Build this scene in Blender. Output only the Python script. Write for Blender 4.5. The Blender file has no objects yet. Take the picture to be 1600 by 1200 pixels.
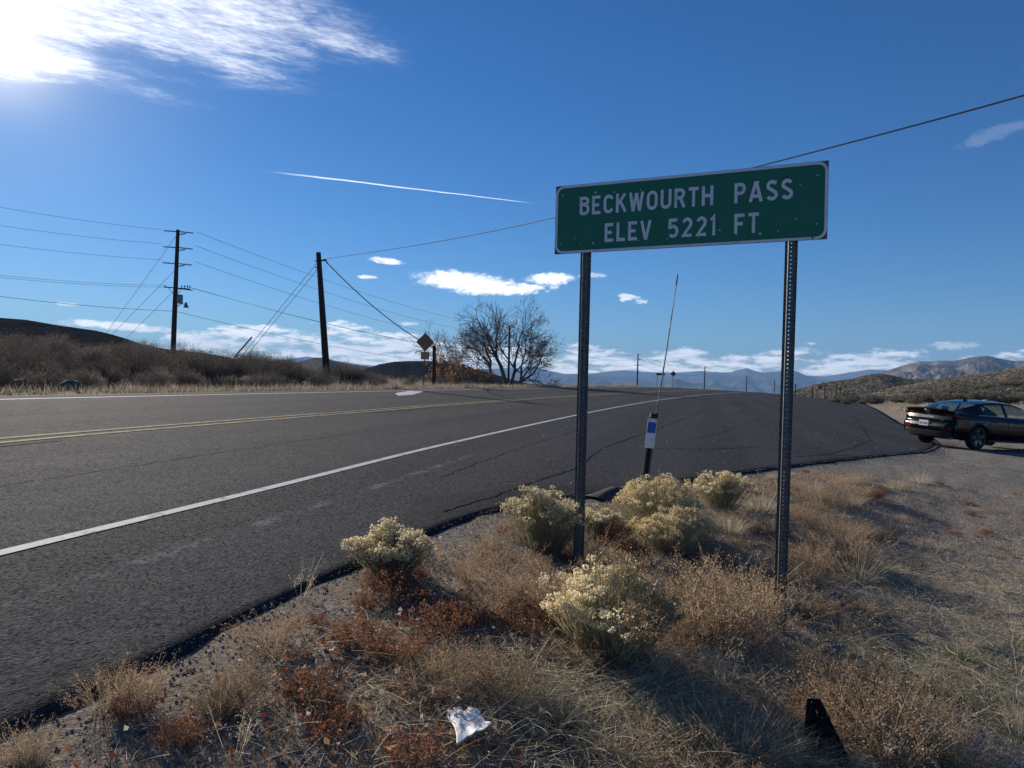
import bpy, bmesh, math, random
import numpy as np
from mathutils import Vector, Matrix, noise as mnoise
PI = math.pi
R_ = math.radians
random.seed(7)
rng = np.random.default_rng(11)
scene = bpy.context.scene
COL = scene.collection

# ------------------------------------------------------------------ camera
EYE = 1.75                       # the eye above the gravel turnout
FPX = 1150.0                     # focal length in pixels of a 1600 px wide picture
ROLL, PITCH = R_(1.2), R_(0.3)
_U0 = Vector((0, math.sin(PITCH), math.cos(PITCH)))
_F = Vector((0, math.cos(PITCH), -math.sin(PITCH)))
_R = Vector((1, 0, 0)) * math.cos(ROLL) + _U0 * math.sin(ROLL)
_U = Vector((-1, 0, 0)) * math.sin(ROLL) + _U0 * math.cos(ROLL)
cd = bpy.data.cameras.new('camera'); cam = bpy.data.objects.new('camera', cd); COL.objects.link(cam)
M3 = Matrix((_R, _U, -_F)).transposed()
cam.matrix_world = Matrix.Translation((0, 0, EYE)) @ M3.to_4x4()
cd.sensor_width = 36; cd.lens = 36 * FPX / 1600; cd.clip_start = 0.05; cd.clip_end = 60000
scene.camera = cam

def ray(px, py):
    return _F + _R * ((px - 800) / FPX) - _U * ((py - 600) / FPX)
def P(px, py, Y):                # the point at depth Y in a sight line
    r = ray(px, py); r = r * (Y / r.y)
    return Vector((r.x, r.y, r.z + EYE))
def azel(px, py):
    r = ray(px, py).normalized()
    return math.atan2(r.x, r.y), math.asin(r.z)

# ------------------------------------------------------------------ node helper
class Nt:
    def __init__(s, tree): s.t = tree; s.n = tree.nodes; s.l = tree.links
    def new(s, typ, **kw):
        nd = s.n.new(typ)
        for k, v in kw.items(): setattr(nd, k, v)
        return nd
    def put(s, sock, v):
        if isinstance(v, (int, float)): sock.default_value = v
        elif isinstance(v, (tuple, list)):
            sock.default_value = tuple(v) + ((1,) if len(v) == 3 and sock.type == 'RGBA' else ())
        else: s.l.new(v, sock)
    def m(s, op, a, b=0.0, c=0.0, clamp=False):
        nd = s.new('ShaderNodeMath', operation=op, use_clamp=clamp)
        s.put(nd.inputs[0], a); s.put(nd.inputs[1], b); s.put(nd.inputs[2], c)
        return nd.outputs[0]
    def add(s, a, b): return s.m('ADD', a, b)
    def sub(s, a, b): return s.m('SUBTRACT', a, b)
    def mul(s, a, b): return s.m('MULTIPLY', a, b)
    def sm(s, x, lo, hi, a=0.0, b=1.0):
        nd = s.new('ShaderNodeMapRange', interpolation_type='SMOOTHSTEP')
        s.put(nd.inputs[0], x)
        if isinstance(lo, (int, float)) and isinstance(hi, (int, float)) and lo > hi: lo, hi, a, b = hi, lo, b, a
        s.put(nd.inputs[1], lo); s.put(nd.inputs[2], hi); s.put(nd.inputs[3], a); s.put(nd.inputs[4], b)
        return nd.outputs[0]
    def mix(s, f, a, b):
        nd = s.new('ShaderNodeMix', data_type='RGBA')
        s.put(nd.inputs[0], f); s.put(nd.inputs[6], a); s.put(nd.inputs[7], b)
        return nd.outputs[2]
    def comb(s, x, y, z=0.0):
        nd = s.new('ShaderNodeCombineXYZ'); s.put(nd.inputs[0], x); s.put(nd.inputs[1], y); s.put(nd.inputs[2], z)
        return nd.outputs[0]
    def sep(s, v):
        nd = s.new('ShaderNodeSeparateXYZ'); s.put(nd.inputs[0], v); return nd.outputs
    def noise(s, vec, scale, detail=4, rough=0.55, dist=0.0):
        nd = s.new('ShaderNodeTexNoise'); s.put(nd.inputs['Vector'], vec)
        nd.inputs['Scale'].default_value = scale; nd.inputs['Detail'].default_value = detail
        nd.inputs['Roughness'].default_value = rough; nd.inputs['Distortion'].default_value = dist
        return nd.outputs[0]
    def voro(s, vec, scale, out='Distance', feature='F1'):
        nd = s.new('ShaderNodeTexVoronoi', feature=feature); s.put(nd.inputs['Vector'], vec)
        nd.inputs['Scale'].default_value = scale
        return nd.outputs[out]
    def ramp(s, f, stops):
        nd = s.new('ShaderNodeValToRGB'); s.put(nd.inputs[0], f)
        cr = nd.color_ramp
        while len(cr.elements) < len(stops): cr.elements.new(0.5)
        for e, (p, c) in zip(cr.elements, stops): e.position = p; e.color = tuple(c) + (1,)
        return nd.outputs[0]
    def bump(s, h, strength=0.5, dist=0.01):
        nd = s.new('ShaderNodeBump'); nd.inputs['Strength'].default_value = strength
        nd.inputs['Distance'].default_value = dist; s.put(nd.inputs['Height'], h)
        return nd.outputs[0]

# ------------------------------------------------------------------ world, sun, exposure
SUN_AZ, SUN_EL = R_(-35.6), R_(20.5)
SUNV = Vector((math.sin(SUN_AZ) * math.cos(SUN_EL), math.cos(SUN_AZ) * math.cos(SUN_EL), math.sin(SUN_EL)))
world = bpy.data.worlds.new('World'); scene.world = world; world.use_nodes = True
T = Nt(world.node_tree); T.n.clear()
sky = T.new('ShaderNodeTexSky', sky_type='NISHITA', sun_disc=False)
sky.sun_elevation = SUN_EL; sky.sun_rotation = SUN_AZ
sky.altitude = 1600; sky.air_density = 1.0; sky.dust_density = 0.25; sky.ozone_density = 2.6
tc = T.new('ShaderNodeTexCoord')
gx, gy, gz = T.sep(tc.outputs['Generated'])
az = T.m('ARCTAN2', gx, gy)
el = T.m('ARCSINE', gz)
def cloud_noise(kx, ky, scale, detail=6, rough=0.6, off=0.0):
    return T.noise(T.comb(T.mul(az, kx), T.mul(el, ky), off), scale, detail, rough)
# cumulus band low over the valley
n1 = cloud_noise(7.0, 20.0, 2.2, 8, 0.62, 1.3)
n2 = cloud_noise(14.0, 62.0, 2.0, 7, 0.62, 4.0)
top = T.add(T.sm(az, R_(-14), R_(2), R_(3.85), R_(2.6)), T.mul(T.sub(n1, 0.5), R_(3.4)))
top = T.sub(top, T.sm(az, R_(-20), R_(-27), 0.0, R_(1.5)))
band = T.sm(T.sub(top, el), 0.0, R_(0.35))
lumps = T.sm(T.add(T.mul(n1, 0.35), T.mul(n2, 0.65)), 0.42, 0.53)
band = T.mul(band, T.add(0.10, T.mul(lumps, 0.90)))
band = T.mul(band, T.sm(el, R_(-0.5), R_(0.9), 0.55, 1.0))
dens = T.mul(band, 0.93)
# single clouds: centre, half width, half height in pixels of the photograph
def ell(cx, cy, rx, ry, rag=0.5, strength=1.0, slope=0.0, sc=60.0):
    a0, e0 = azel(cx, cy); a1, _ = azel(cx + rx, cy); _, e1 = azel(cx, cy - ry)
    wa, we = abs(a1 - a0), abs(e1 - e0)
    da = T.sub(az, a0)
    de = T.sub(T.sub(el, e0), T.mul(da, slope))
    q = T.add(T.m('POWER', T.m('ABSOLUTE', T.mul(da, 1 / wa)), 2.0), T.m('POWER', T.m('ABSOLUTE', T.mul(de, 1 / we)), 2.0))
    nn = T.noise(T.comb(T.mul(az, 1.0), T.mul(el, 2.0), cx * 0.013), sc, 7, 0.66)
    q = T.add(q, T.mul(T.sub(nn, 0.5), rag * 9))
    n3 = T.noise(T.comb(T.mul(az, 1.0), T.mul(el, 1.8), cx * 0.02), sc * 3.2, 5, 0.65)
    q = T.add(q, T.mul(T.sub(n3, 0.5), 3.0 * rag))
    return T.mul(T.mul(T.sm(q, 1.05, 0.10), strength), T.sm(n3, 0.22, 0.46, 0.72, 1.0))
for c in ((730, 442, 92, 19, .22, 1, -.08), (862, 436, 40, 11, .35, .95, 0), (800, 452, 68, 10, .35, .95, .04), (604, 408, 30, 6, .3, .9, -.08),
          (575, 433, 18, 3.5, .4, .8, 0), (990, 466, 24, 7, .7, .6, -.1), (190, 510, 105, 8, .3, .95, -.04),
          (640, 506, 20, 3, .5, .5, 0), (530, 505, 10, 3, .5, .6, 0), (100, 475, 25, 3, .6, .45, 0),
          (1490, 540, 42, 8, .3, .45, 0), (1550, 210, 70, 14, .40, .06, .25), (925, 430, 22, 5, .8, .35, 0)):
    dens = T.m('MAXIMUM', dens, ell(*c))
# mackerel field round the sun, on a plane high above
iz = T.m('DIVIDE', 1.0, T.m('MAXIMUM', gz, 0.05))
ux, uy = T.mul(gx, iz), T.mul(gy, iz)
pv = T.comb(T.add(T.mul(ux, 0.8), T.mul(uy, 0.5)), T.add(T.mul(ux, -0.9), T.mul(uy, 1.6)), 0.0)
f1 = T.noise(pv, 1.6, 3, 0.5); f2 = T.noise(pv, 9.0, 8, 0.68, 0.6); f3 = T.noise(pv, 30.0, 3, 0.6, 0.3)
azc = T.sub(az, R_(-36)); elc = T.sub(el, R_(27.0))
fm = T.add(T.m('POWER', T.m('ABSOLUTE', T.mul(azc, 1 / R_(27))), 2.0), T.m('POWER', T.m('ABSOLUTE', T.mul(elc, 1 / R_(9.6))), 2.0))
fm = T.add(fm, T.mul(T.sub(f1, 0.5), 1.8))
fm = T.sm(fm, 1.3, 0.25)
fld = T.add(T.add(T.mul(f2, 0.66), T.mul(f3, 0.30)), T.mul(fm, 0.30))
fld = T.mul(T.add(T.mul(T.sm(fld, 0.54, 0.98), 0.64), T.mul(T.mul(fm, fm), 0.18)), T.sm(fm, 0.0, 1.0))
dens_hi = T.mul(fld, 0.85)
# contrail
A1, B1 = ray(405, 266).normalized(), ray(842, 318.5).normalized()
nrm = A1.cross(B1).normalized(); tang = nrm.cross(A1).normalized()
if tang.dot(B1) < 0: tang = -tang
L1 = math.acos(A1.dot(B1))
def dotn(v):
    nd = T.new('ShaderNodeVectorMath', operation='DOT_PRODUCT'); T.put(nd.inputs[0], tc.outputs['Generated']); nd.inputs[1].default_value = v
    return nd.outputs['Value']
s_al = T.m('ARCTAN2', dotn(tang), dotn(A1))
wob = T.mul(T.sub(T.noise(T.comb(T.mul(s_al, 14.0), 0.0, 0.0), 1.0, 2), 0.5), 0.0025)
w_c = T.sm(s_al, 0.0, L1, 0.0015, 0.0006)
ct = T.sm(T.m('DIVIDE', T.m('ABSOLUTE', T.add(dotn(nrm), wob)), w_c), 1.0, 0.1)
ct = T.mul(ct, T.mul(T.sm(s_al, 0.0, 0.09), T.sm(s_al, L1, L1 - 0.05)))
dens = T.m('MAXIMUM', dens, T.mul(ct, 0.7))
# how light scatters forward through cloud and thin air around the sun
cosd = T.m('MAXIMUM', dotn(SUNV), 0.0)
near = T.m('POWER', cosd, 60.0); near2 = T.m('POWER', cosd, 650.0)
cl_b = T.add(T.mul(T.sub(n2, 0.5), 15.0), 13.0)
ccol = T.new('ShaderNodeVectorMath', operation='SCALE'); ccol.inputs[0].default_value = (1.0, 1.0, 1.02)
T.put(ccol.inputs['Scale'], T.add(T.mul(cl_b, 1.0), T.mul(near, 1.5)))
hue = T.new('ShaderNodeHueSaturation'); hue.inputs['Saturation'].default_value = 1.28; hue.inputs['Value'].default_value = 0.93
T.put(hue.inputs['Color'], sky.outputs[0])
skycol = T.mix(1.0, hue.outputs[0], (1, 1, 1)); 
mulc = T.new('ShaderNodeMix', data_type='RGBA', blend_type='MULTIPLY'); mulc.inputs[0].default_value = 1.0
T.put(mulc.inputs[6], hue.outputs[0]); mulc.inputs[7].default_value = (0.44, 0.62, 0.79, 1)
base = T.mix(T.m('MINIMUM', dens, 1.0), mulc.outputs[2], ccol.outputs[0])
base = T.mix(dens_hi, base, ccol.outputs[0])
gl = T.new('ShaderNodeVectorMath', operation='SCALE'); gl.inputs[0].default_value = (1.0, 0.84, 0.55)
T.put(gl.inputs['Scale'], T.add(T.mul(near2, 8.0), T.mul(T.m('POWER', cosd, 110.0), 1.1)))
addc = T.new('ShaderNodeVectorMath', operation='ADD'); T.put(addc.inputs[0], base); T.put(addc.inputs[1], gl.outputs[0])
bg = T.new('ShaderNodeBackground'); T.put(bg.inputs[0], addc.outputs[0]); bg.inputs[1].default_value = 0.1
wo = T.new('ShaderNodeOutputWorld'); T.l.new(bg.outputs[0], wo.inputs[0])

sd = bpy.data.lights.new('sun', 'SUN'); sd.energy = 5.0; sd.angle = R_(0.6); sd.color = (1.0, 0.91, 0.78)
so = bpy.data.objects.new('sun', sd); COL.objects.link(so)
so.rotation_euler = (-SUNV).to_track_quat('-Z', 'Y').to_euler(); so.location = (-30, 40, 60)
vs = scene.view_settings
vs.view_transform = 'Standard'; vs.look = 'None'; vs.gamma = 1; vs.exposure = 0.38; vs.use_curve_mapping = False
scene.cycles.volume_bounces = 0
scene.cycles.transparent_max_bounces = 24

# ------------------------------------------------------------------ object helpers
def tag(o, label=None, cat=None, group=None, kind=None):
    if label: o['label'] = label
    if cat: o['category'] = cat
    if group: o['group'] = group
    if kind: o['kind'] = kind
    return o
def empty(name, loc=(0, 0, 0), rz=0.0, label=None, cat=None, group=None):
    o = bpy.data.objects.new(name, None); COL.objects.link(o); o.location = loc; o.rotation_euler = (0, 0, rz)
    o.empty_display_size = 0.2
    return tag(o, label, cat, group)
def link_mesh(name, me, parent=None):
    o = bpy.data.objects.new(name, me); COL.objects.link(o); o.parent = parent
    return o
def copy_tree(o, parent=None):
    c = o.copy(); COL.objects.link(c); c.parent = parent
    for ch in [x for x in o.children]: copy_tree(ch, c)
    return c
class MB:
    def __init__(s): s.v = []; s.f = []; s.mi = []
    def face(s, pts, mi=0):
        b = len(s.v); s.v += [tuple(p) for p in pts]; s.f.append(tuple(range(b, b + len(pts)))); s.mi.append(mi)
    def box(s, c, d, rz=0.0, mi=0, M=None):
        x, y, z = d[0] / 2, d[1] / 2, d[2] / 2; b = len(s.v)
        Rm = M if M is not None else Matrix.Rotation(rz, 3, 'Z')
        for i in range(8):
            p = Vector(((-x, x)[i & 1], (-y, y)[(i >> 1) & 1], (-z, z)[(i >> 2) & 1]))
            s.v.append(tuple(Rm @ p + Vector(c)))
        for q in ((0, 2, 3, 1), (4, 5, 7, 6), (0, 1, 5, 4), (2, 6, 7, 3), (0, 4, 6, 2), (1, 3, 7, 5)):
            s.f.append(tuple(b + k for k in q)); s.mi.append(mi)
    def tube(s, pts, rad, n=8, mi=0, cap=True):
        pts = [Vector(p) for p in pts]
        if isinstance(rad, (int, float)): rad = [rad] * len(pts)
        b = len(s.v); up = None
        for i, p in enumerate(pts):
            d = (pts[min(i + 1, len(pts) - 1)] - pts[max(i - 1, 0)]).normalized()
            if up is None: up = d.orthogonal().normalized()
            a = (up - d * up.dot(d)); a = a.normalized() if a.length > 1e-6 else d.orthogonal().normalized()
            up = a; c = d.cross(a)
            for k in range(n):
                t = 2 * PI * k / n
                s.v.append(tuple(p + (a * math.cos(t) + c * math.sin(t)) * rad[i]))
        for i in range(len(pts) - 1):
            for k in range(n):
                k2 = (k + 1) % n
                s.f.append((b + i * n + k, b + i * n + k2, b + (i + 1) * n + k2, b + (i + 1) * n + k)); s.mi.append(mi)
        if cap and n > 3:
            s.f.append(tuple(b + k for k in range(n))[::-1]); s.mi.append(mi)
            e = b + (len(pts) - 1) * n; s.f.append(tuple(e + k for k in range(n))); s.mi.append(mi)
    def prism(s, poly, z0, z1, mi=0, M=None):       # a 2D outline raised from z0 to z1
        b = len(s.v); n = len(poly)
        for z in (z0, z1):
            for (x, y) in poly:
                p = Vector((x, y, z)); s.v.append(tuple(M @ p) if M is not None else tuple(p))
        s.f.append(tuple(b + k for k in range(n))[::-1]); s.mi.append(mi)
        s.f.append(tuple(b + n + k for k in range(n))); s.mi.append(mi)
        for k in range(n):
            k2 = (k + 1) % n; s.f.append((b + k, b + k2, b + n + k2, b + n + k)); s.mi.append(mi)
    def grid(s, rows, mi=0, close=False):           # rows of points, all alike long
        b = len(s.v); m = len(rows[0])
        for r in rows: s.v += [tuple(p) for p in r]
        for i in range(len(rows) - 1):
            for k in range(m if close else m - 1):
                k2 = (k + 1) % m
                s.f.append((b + i * m + k, b + i * m + k2, b + (i + 1) * m + k2, b + (i + 1) * m + k)); s.mi.append(mi)
    def build(s, name, mats, parent=None, smooth=False, bevel=0.0):
        me = bpy.data.meshes.new(name); me.from_pydata(s.v, [], s.f)
        for m in (mats if isinstance(mats, (list, tuple)) else [mats]): me.materials.append(m)
        me.polygons.foreach_set('material_index', s.mi)
        if smooth:
            me.polygons.foreach_set('use_smooth', [True] * len(me.polygons))
        me.update()
        o = link_mesh(name, me, parent)
        if bevel:
            b = o.modifiers.new('bevel', 'BEVEL'); b.width = bevel; b.segments = 2; b.limit_method = 'ANGLE'
        return o
def np_mesh(name, V, F, mats, tint=None, mi=None, smooth=False):
    me = bpy.data.meshes.new(name); V = np.asarray(V, np.float32); F = np.asarray(F, np.int32); k = F.shape[1]
    me.vertices.add(len(V)); me.vertices.foreach_set('co', V.ravel())
    me.loops.add(F.size); me.loops.foreach_set('vertex_index', F.ravel())
    me.polygons.add(len(F)); me.polygons.foreach_set('loop_start', np.arange(0, F.size, k, dtype=np.int32))
    if mi is not None: me.polygons.foreach_set('material_index', np.asarray(mi, np.int32))
    if smooth: me.polygons.foreach_set('use_smooth', np.ones(len(F), bool))
    for m in mats: me.materials.append(m)
    me.update(calc_edges=True)
    if tint is not None:
        a = me.attributes.new('tint', 'FLOAT', 'POINT'); a.data.foreach_set('value', np.asarray(tint, np.float32))
    return me

# ------------------------------------------------------------------ materials
MATS = {}
def mat(name, col, rough=0.6, metal=0.0, spec=0.5, emis=None, coat=0.0):
    if name in MATS: return MATS[name]
    m = bpy.data.materials.new(name); m.use_nodes = True
    b = m.node_tree.nodes['Principled BSDF']
    b.inputs['Base Color'].default_value = tuple(col) + (1,); b.inputs['Roughness'].default_value = rough
    b.inputs['Metallic'].default_value = metal; b.inputs['Specular IOR Level'].default_value = spec
    b.inputs['Coat Weight'].default_value = coat
    if emis: b.inputs['Emission Color'].default_value = tuple(emis) + (1,); b.inputs['Emission Strength'].default_value = 1
    MATS[name] = m; return m
def pmat(name, fn, rough=0.8, spec=0.3, metal=0.0):
    m = bpy.data.materials.new(name); m.use_nodes = True
    t = Nt(m.node_tree); b = t.n['Principled BSDF']
    b.inputs['Roughness'].default_value = rough; b.inputs['Specular IOR Level'].default_value = spec; b.inputs['Metallic'].default_value = metal
    pos = t.new('ShaderNodeNewGeometry').outputs['Position']
    tcn = t.new('ShaderNodeTexCoord')
    r = fn(t, pos, tcn.outputs['Object'])
    t.put(b.inputs['Base Color'], r['col'])
    if 'rough' in r: t.put(b.inputs['Roughness'], r['rough'])
    if 'spec' in r: t.put(b.inputs['Specular IOR Level'], r['spec'])
    if 'nor' in r: t.put(b.inputs['Normal'], r['nor'])
    if 'metal' in r: t.put(b.inputs['Metallic'], r['metal'])
    MATS[name] = m; return m
def leafmat(name, stops, trans=0.45, rough=0.6):
    m = bpy.data.materials.new(name); m.use_nodes = True
    t = Nt(m.node_tree); t.n.clear()
    at = t.new('ShaderNodeAttribute'); at.attribute_name = 'tint'
    oi = t.new('ShaderNodeObjectInfo')
    f = t.m('FRACT', t.add(at.outputs['Fac'], 0.0))
    col = t.ramp(f, stops)
    hs = t.new('ShaderNodeHueSaturation'); t.put(hs.inputs['Color'], col)
    t.put(hs.inputs['Value'], t.add(0.75, t.mul(oi.outputs['Random'], 0.5)))
    c = hs.outputs[0]
    d = t.new('ShaderNodeBsdfDiffuse'); t.put(d.inputs[0], c)
    tr = t.new('ShaderNodeBsdfTranslucent'); t.put(tr.inputs[0], c)
    mx = t.new('ShaderNodeMixShader'); mx.inputs[0].default_value = trans
    t.l.new(d.outputs[0], mx.inputs[1]); t.l.new(tr.outputs[0], mx.inputs[2])
    g = t.new('ShaderNodeBsdfGlossy'); g.inputs['Roughness'].default_value = rough; g.inputs[0].default_value = (.8, .8, .8, 1)
    mx2 = t.new('ShaderNodeMixShader'); mx2.inputs[0].default_value = 0.04
    t.l.new(mx.outputs[0], mx2.inputs[1]); t.l.new(g.outputs[0], mx2.inputs[2])
    o = t.new('ShaderNodeOutputMaterial'); t.l.new(mx2.outputs[0], o.inputs[0])
    MATS[name] = m; return m

# ------------------------------------------------------------------ the lie of the land
DX, DY = 0.252, 0.9677           # the road's own direction
CC, V0, V1 = 0.00115, 7.0, 150.0
def road_off(v):
    a = np.clip(v, V0, V1) - V0
    return CC * a * a + np.maximum(v - V1, 0) * 2 * CC * (V1 - V0)
def uvw(x, y):
    u = -DY * x + DX * y; v = DX * x + DY * y
    return u, v, u + road_off(v)
def sstep(x, a, b):
    t = np.clip((x - a) / (b - a), 0, 1); return t * t * (3 - 2 * t)
EDGE = [(-3.9, -6), (-2.7, -2), (-1.88, 0.8), (-1.49, 2.14), (-1.36, 2.57), (-1.25, 3.0), (-1.0, 3.83), (-0.51, 5.37), (-0.05, 6.5), (0.85, 7.4), (2.5, 9.5),
        (4.7, 12.1), (7.4, 15.2), (10.6, 18.6), (12.6, 21.6), (14.4, 25), (20, 38), (29, 58), (55, 119), (85, 190)]
_ey = np.array([p[1] for p in EDGE], float); _ex = np.array([p[0] for p in EDGE], float)
_yy = np.concatenate([np.arange(-6, 30, 0.25), np.arange(30, 190, 2.0)])
_xx = np.interp(_yy, _ey, _ex)
for _ in range(6): _xx[1:-1] = (_xx[:-2] + _xx[1:-1] * 2 + _xx[2:]) / 4
def edge_x(y): return np.interp(y, _yy, _xx)
_sl = np.gradient(_xx, _yy)
def edge_d(x, y):                # metres outside the asphalt's right-hand edge
    return (x - edge_x(y)) / np.sqrt(1 + np.interp(y, _yy, _sl) ** 2)
def drop(v, x, y):
    t = np.maximum(v - 92, 0)
    a = np.where(t < 70, 0.085 * t * t / 140, 0.085 * 35 + 0.085 * (t - 70))
    a = 115 * (1 - np.exp(-a / 115))
    side = 1 - sstep(x / np.maximum(y, 1), 0.50, 0.66) * (1 - sstep(y, 300, 700))
    left = 1 - sstep(-x / np.maximum(y, 1), 0.12, 0.3) * (1 - sstep(y, 250, 600))
    return a * side * left
def zpave(x, y):
    u, v, uc = uvw(x, y)
    z = np.interp(uc, [-60, -14, -8, 3.6, 15, 200], [-1.95, -1.95, -1.82, -0.98, -0.60, -0.60])
    return z + 0.0012 * np.clip(v, 0, 90) - drop(v, x, y) + EYE
def zland(x, y):
    u, v, uc = uvw(x, y)
    z = zpave(x, y)
    d = edge_d(x, y)
    right = uc < 9
    # the low ground between the turnout and where one stands
    pit = -0.32 * sstep(d, 0.0, 3.0 + 1.2 * (1 - sstep(y, 3, 6))) * (1 - sstep(y, 7.5, 16)) * (1 - 0.65 * sstep(x, 4.5, 9))
    z = z + np.where(right, pit, 0)
    # the bank beyond the far shoulder
    b = np.interp(uc, [15.5, 17, 20, 26, 34, 60, 200], [0, -0.12, 0.05, 0.75, 1.15, 1.5, 1.5]) * (1 - sstep(v, 28, 75))
    b2 = np.interp(uc, [15.5, 17, 24, 60], [0, -.15, -.3, -1.2]) * sstep(v, 45, 80)
    z = z + np.where(right, 0, b + b2)
    # the scrubby rise behind the dark car
    r = x / np.maximum(y, 1)
    z = z + np.where(right, (0.25 * sstep(y, 48, 75) + 3.0 * sstep(y, 74, 135) * sstep(r, 0.5, 0.72)) * sstep(r, 0.47, 0.6) * (1 - sstep(y, 400, 900)), 0)
    under = np.where(right, 1 - sstep(d, -0.6, -0.3), sstep(15.3, uc - 0.35, uc) * 0 + (uc < 14.9))
    k = 1 - sstep(y, 7, 11)
    under2 = np.where(right, 1 - sstep(d, -2.2, -1.1), (uc < 14) * 1.0)
    return z - 0.008 * k - 0.08 * k * under - 0.05 * (1 - k) * under2
def gz_at(x, y): return float(zland(np.array([x], float), np.array([y], float))[0])
def on_ground(px, py, pave=False):
    r = ray(px, py); fn = zpave if pave else zland
    Ys = np.exp(np.linspace(math.log(1.2), math.log(400), 1500))
    xs = r.x / r.y * Ys; zs = r.z / r.y * Ys + EYE
    h = fn(xs, Ys); k = np.argmax(zs < h)
    if not (zs < h).any(): k = 1000
    return Vector((xs[k], Ys[k], h[k]))

def asphalt(t, pos, obj):
    n = t.noise(pos, 0.35, 4, 0.6); n2 = t.noise(pos, 3.0, 4, 0.6); ag = t.voro(pos, 80, 'Distance'); agc = t.voro(pos, 80, 'Color')
    streak = t.noise(t.comb(t.add(t.mul(t.sep(pos)[0], 0.968 * 1.6), t.mul(t.sep(pos)[1], -0.252 * 1.6)), t.mul(t.sep(pos)[1], 0.03), 0), 1.0, 4, 0.6)
    v = t.add(t.mul(n, 0.35), t.add(t.mul(n2, 0.2), t.mul(streak, 0.45)))
    base = t.ramp(v, [(0.3, (0.014, 0.0145, 0.0165)), (0.7, (0.029, 0.030, 0.034))])
    fine = t.noise(pos, 260, 2, 0.7); mid = t.noise(pos, 70, 3, 0.7)
    sp = t.sm(t.add(t.mul(fine, .5), t.mul(t.sep(agc)[0], .5)), .36, .74)
    col = t.mix(t.mul(sp, 0.85), base, (0.110, 0.112, 0.122))
    col = t.mix(t.mul(t.sm(t.noise(pos, 48, 3, .75), .50, .36), 0.85), col, (0.008, 0.008, 0.010))
    h = t.add(t.mul(t.m('SUBTRACT', 1.0, ag), 0.8), t.mul(mid, 0.9))
    x, y, z = t.sep(pos)
    u = t.add(t.mul(x, -.9677), t.mul(y, .252)); wl = t.mul(t.sub(t.noise(pos, .8, 2), .5), .06)
    ln = t.sm(t.m('ABSOLUTE', t.sub(t.add(u, wl), 2.93)), .075, .02)
    ln = t.mul(t.mul(ln, t.sm(t.add(t.mul(t.noise(pos, 3.5, 4, .7), .6), t.mul(t.noise(pos, 45, 3, .7), .4)), .46, .60)), t.sm(y, 11, 8))
    col = t.mix(t.mul(ln, .75), col, (.24, .24, .24))
    ea = t.new('ShaderNodeAttribute'); ea.attribute_name = 'edge'
    e2 = t.add(ea.outputs['Fac'], t.add(t.mul(t.sub(t.noise(pos, 1.6, 5, .65), .5), .9), t.mul(t.sub(t.noise(pos, 14, 4, .7), .5), .28)))
    wide = t.mul(t.sm(t.m('ABSOLUTE', t.sub(y, 7.0)), 1.7, .3), .45)
    st = t.sm(t.sub(e2, wide), .36, .06)
    col = t.mix(t.mul(st, .62), col, (.020, .020, .021))
    tr = t.sm(t.m('ABSOLUTE', t.sub(t.m('FRACT', t.mul(t.add(u, 1.3), 1 / 1.85)), .5)), .12, .4)
    col = t.mix(t.mul(t.mul(tr, t.noise(pos, .5, 3)), .30), col, (.10, .10, .105))
    return dict(col=col, nor=t.bump(h, 0.55, 0.006), rough=t.add(0.88, t.mul(n2, 0.12)), spec=t.mul(t.sep(agc)[1], 0.11))
M_asphalt = pmat('asphalt', asphalt)
M_tar = pmat('tar', lambda t, p, o: dict(col=t.ramp(t.noise(p, 20, 3), [(0.3, (.014, .014, .015)), (0.75, (.04, .04, .043))]), nor=t.bump(t.noise(p, 90, 3), .6, .006)), 0.95, 0.05)
def paint(c1, c2, wear=0.46):
    def fn(t, p, o):
        w = t.sm(t.add(t.mul(t.noise(p, 38, 5, .7), .6), t.mul(t.noise(p, 7, 3), .4)), wear - .1, wear)
        return dict(col=t.mix(w, c2, c1), nor=t.bump(t.noise(p, 160, 3), .5, .004))
    return fn
M_white_paint = pmat('white_road_paint', paint((.56, .56, .54), (.10, .10, .10), .48), .8, .18)
M_yellow_paint = pmat('yellow_road_paint', paint((.40, .32, .16), (.09, .085, .08), .52), .9, .10)
M_worn_paint = pmat('worn_marking', paint((.17, .17, .17), (.075, .075, .08), .53), .8, .2)

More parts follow.
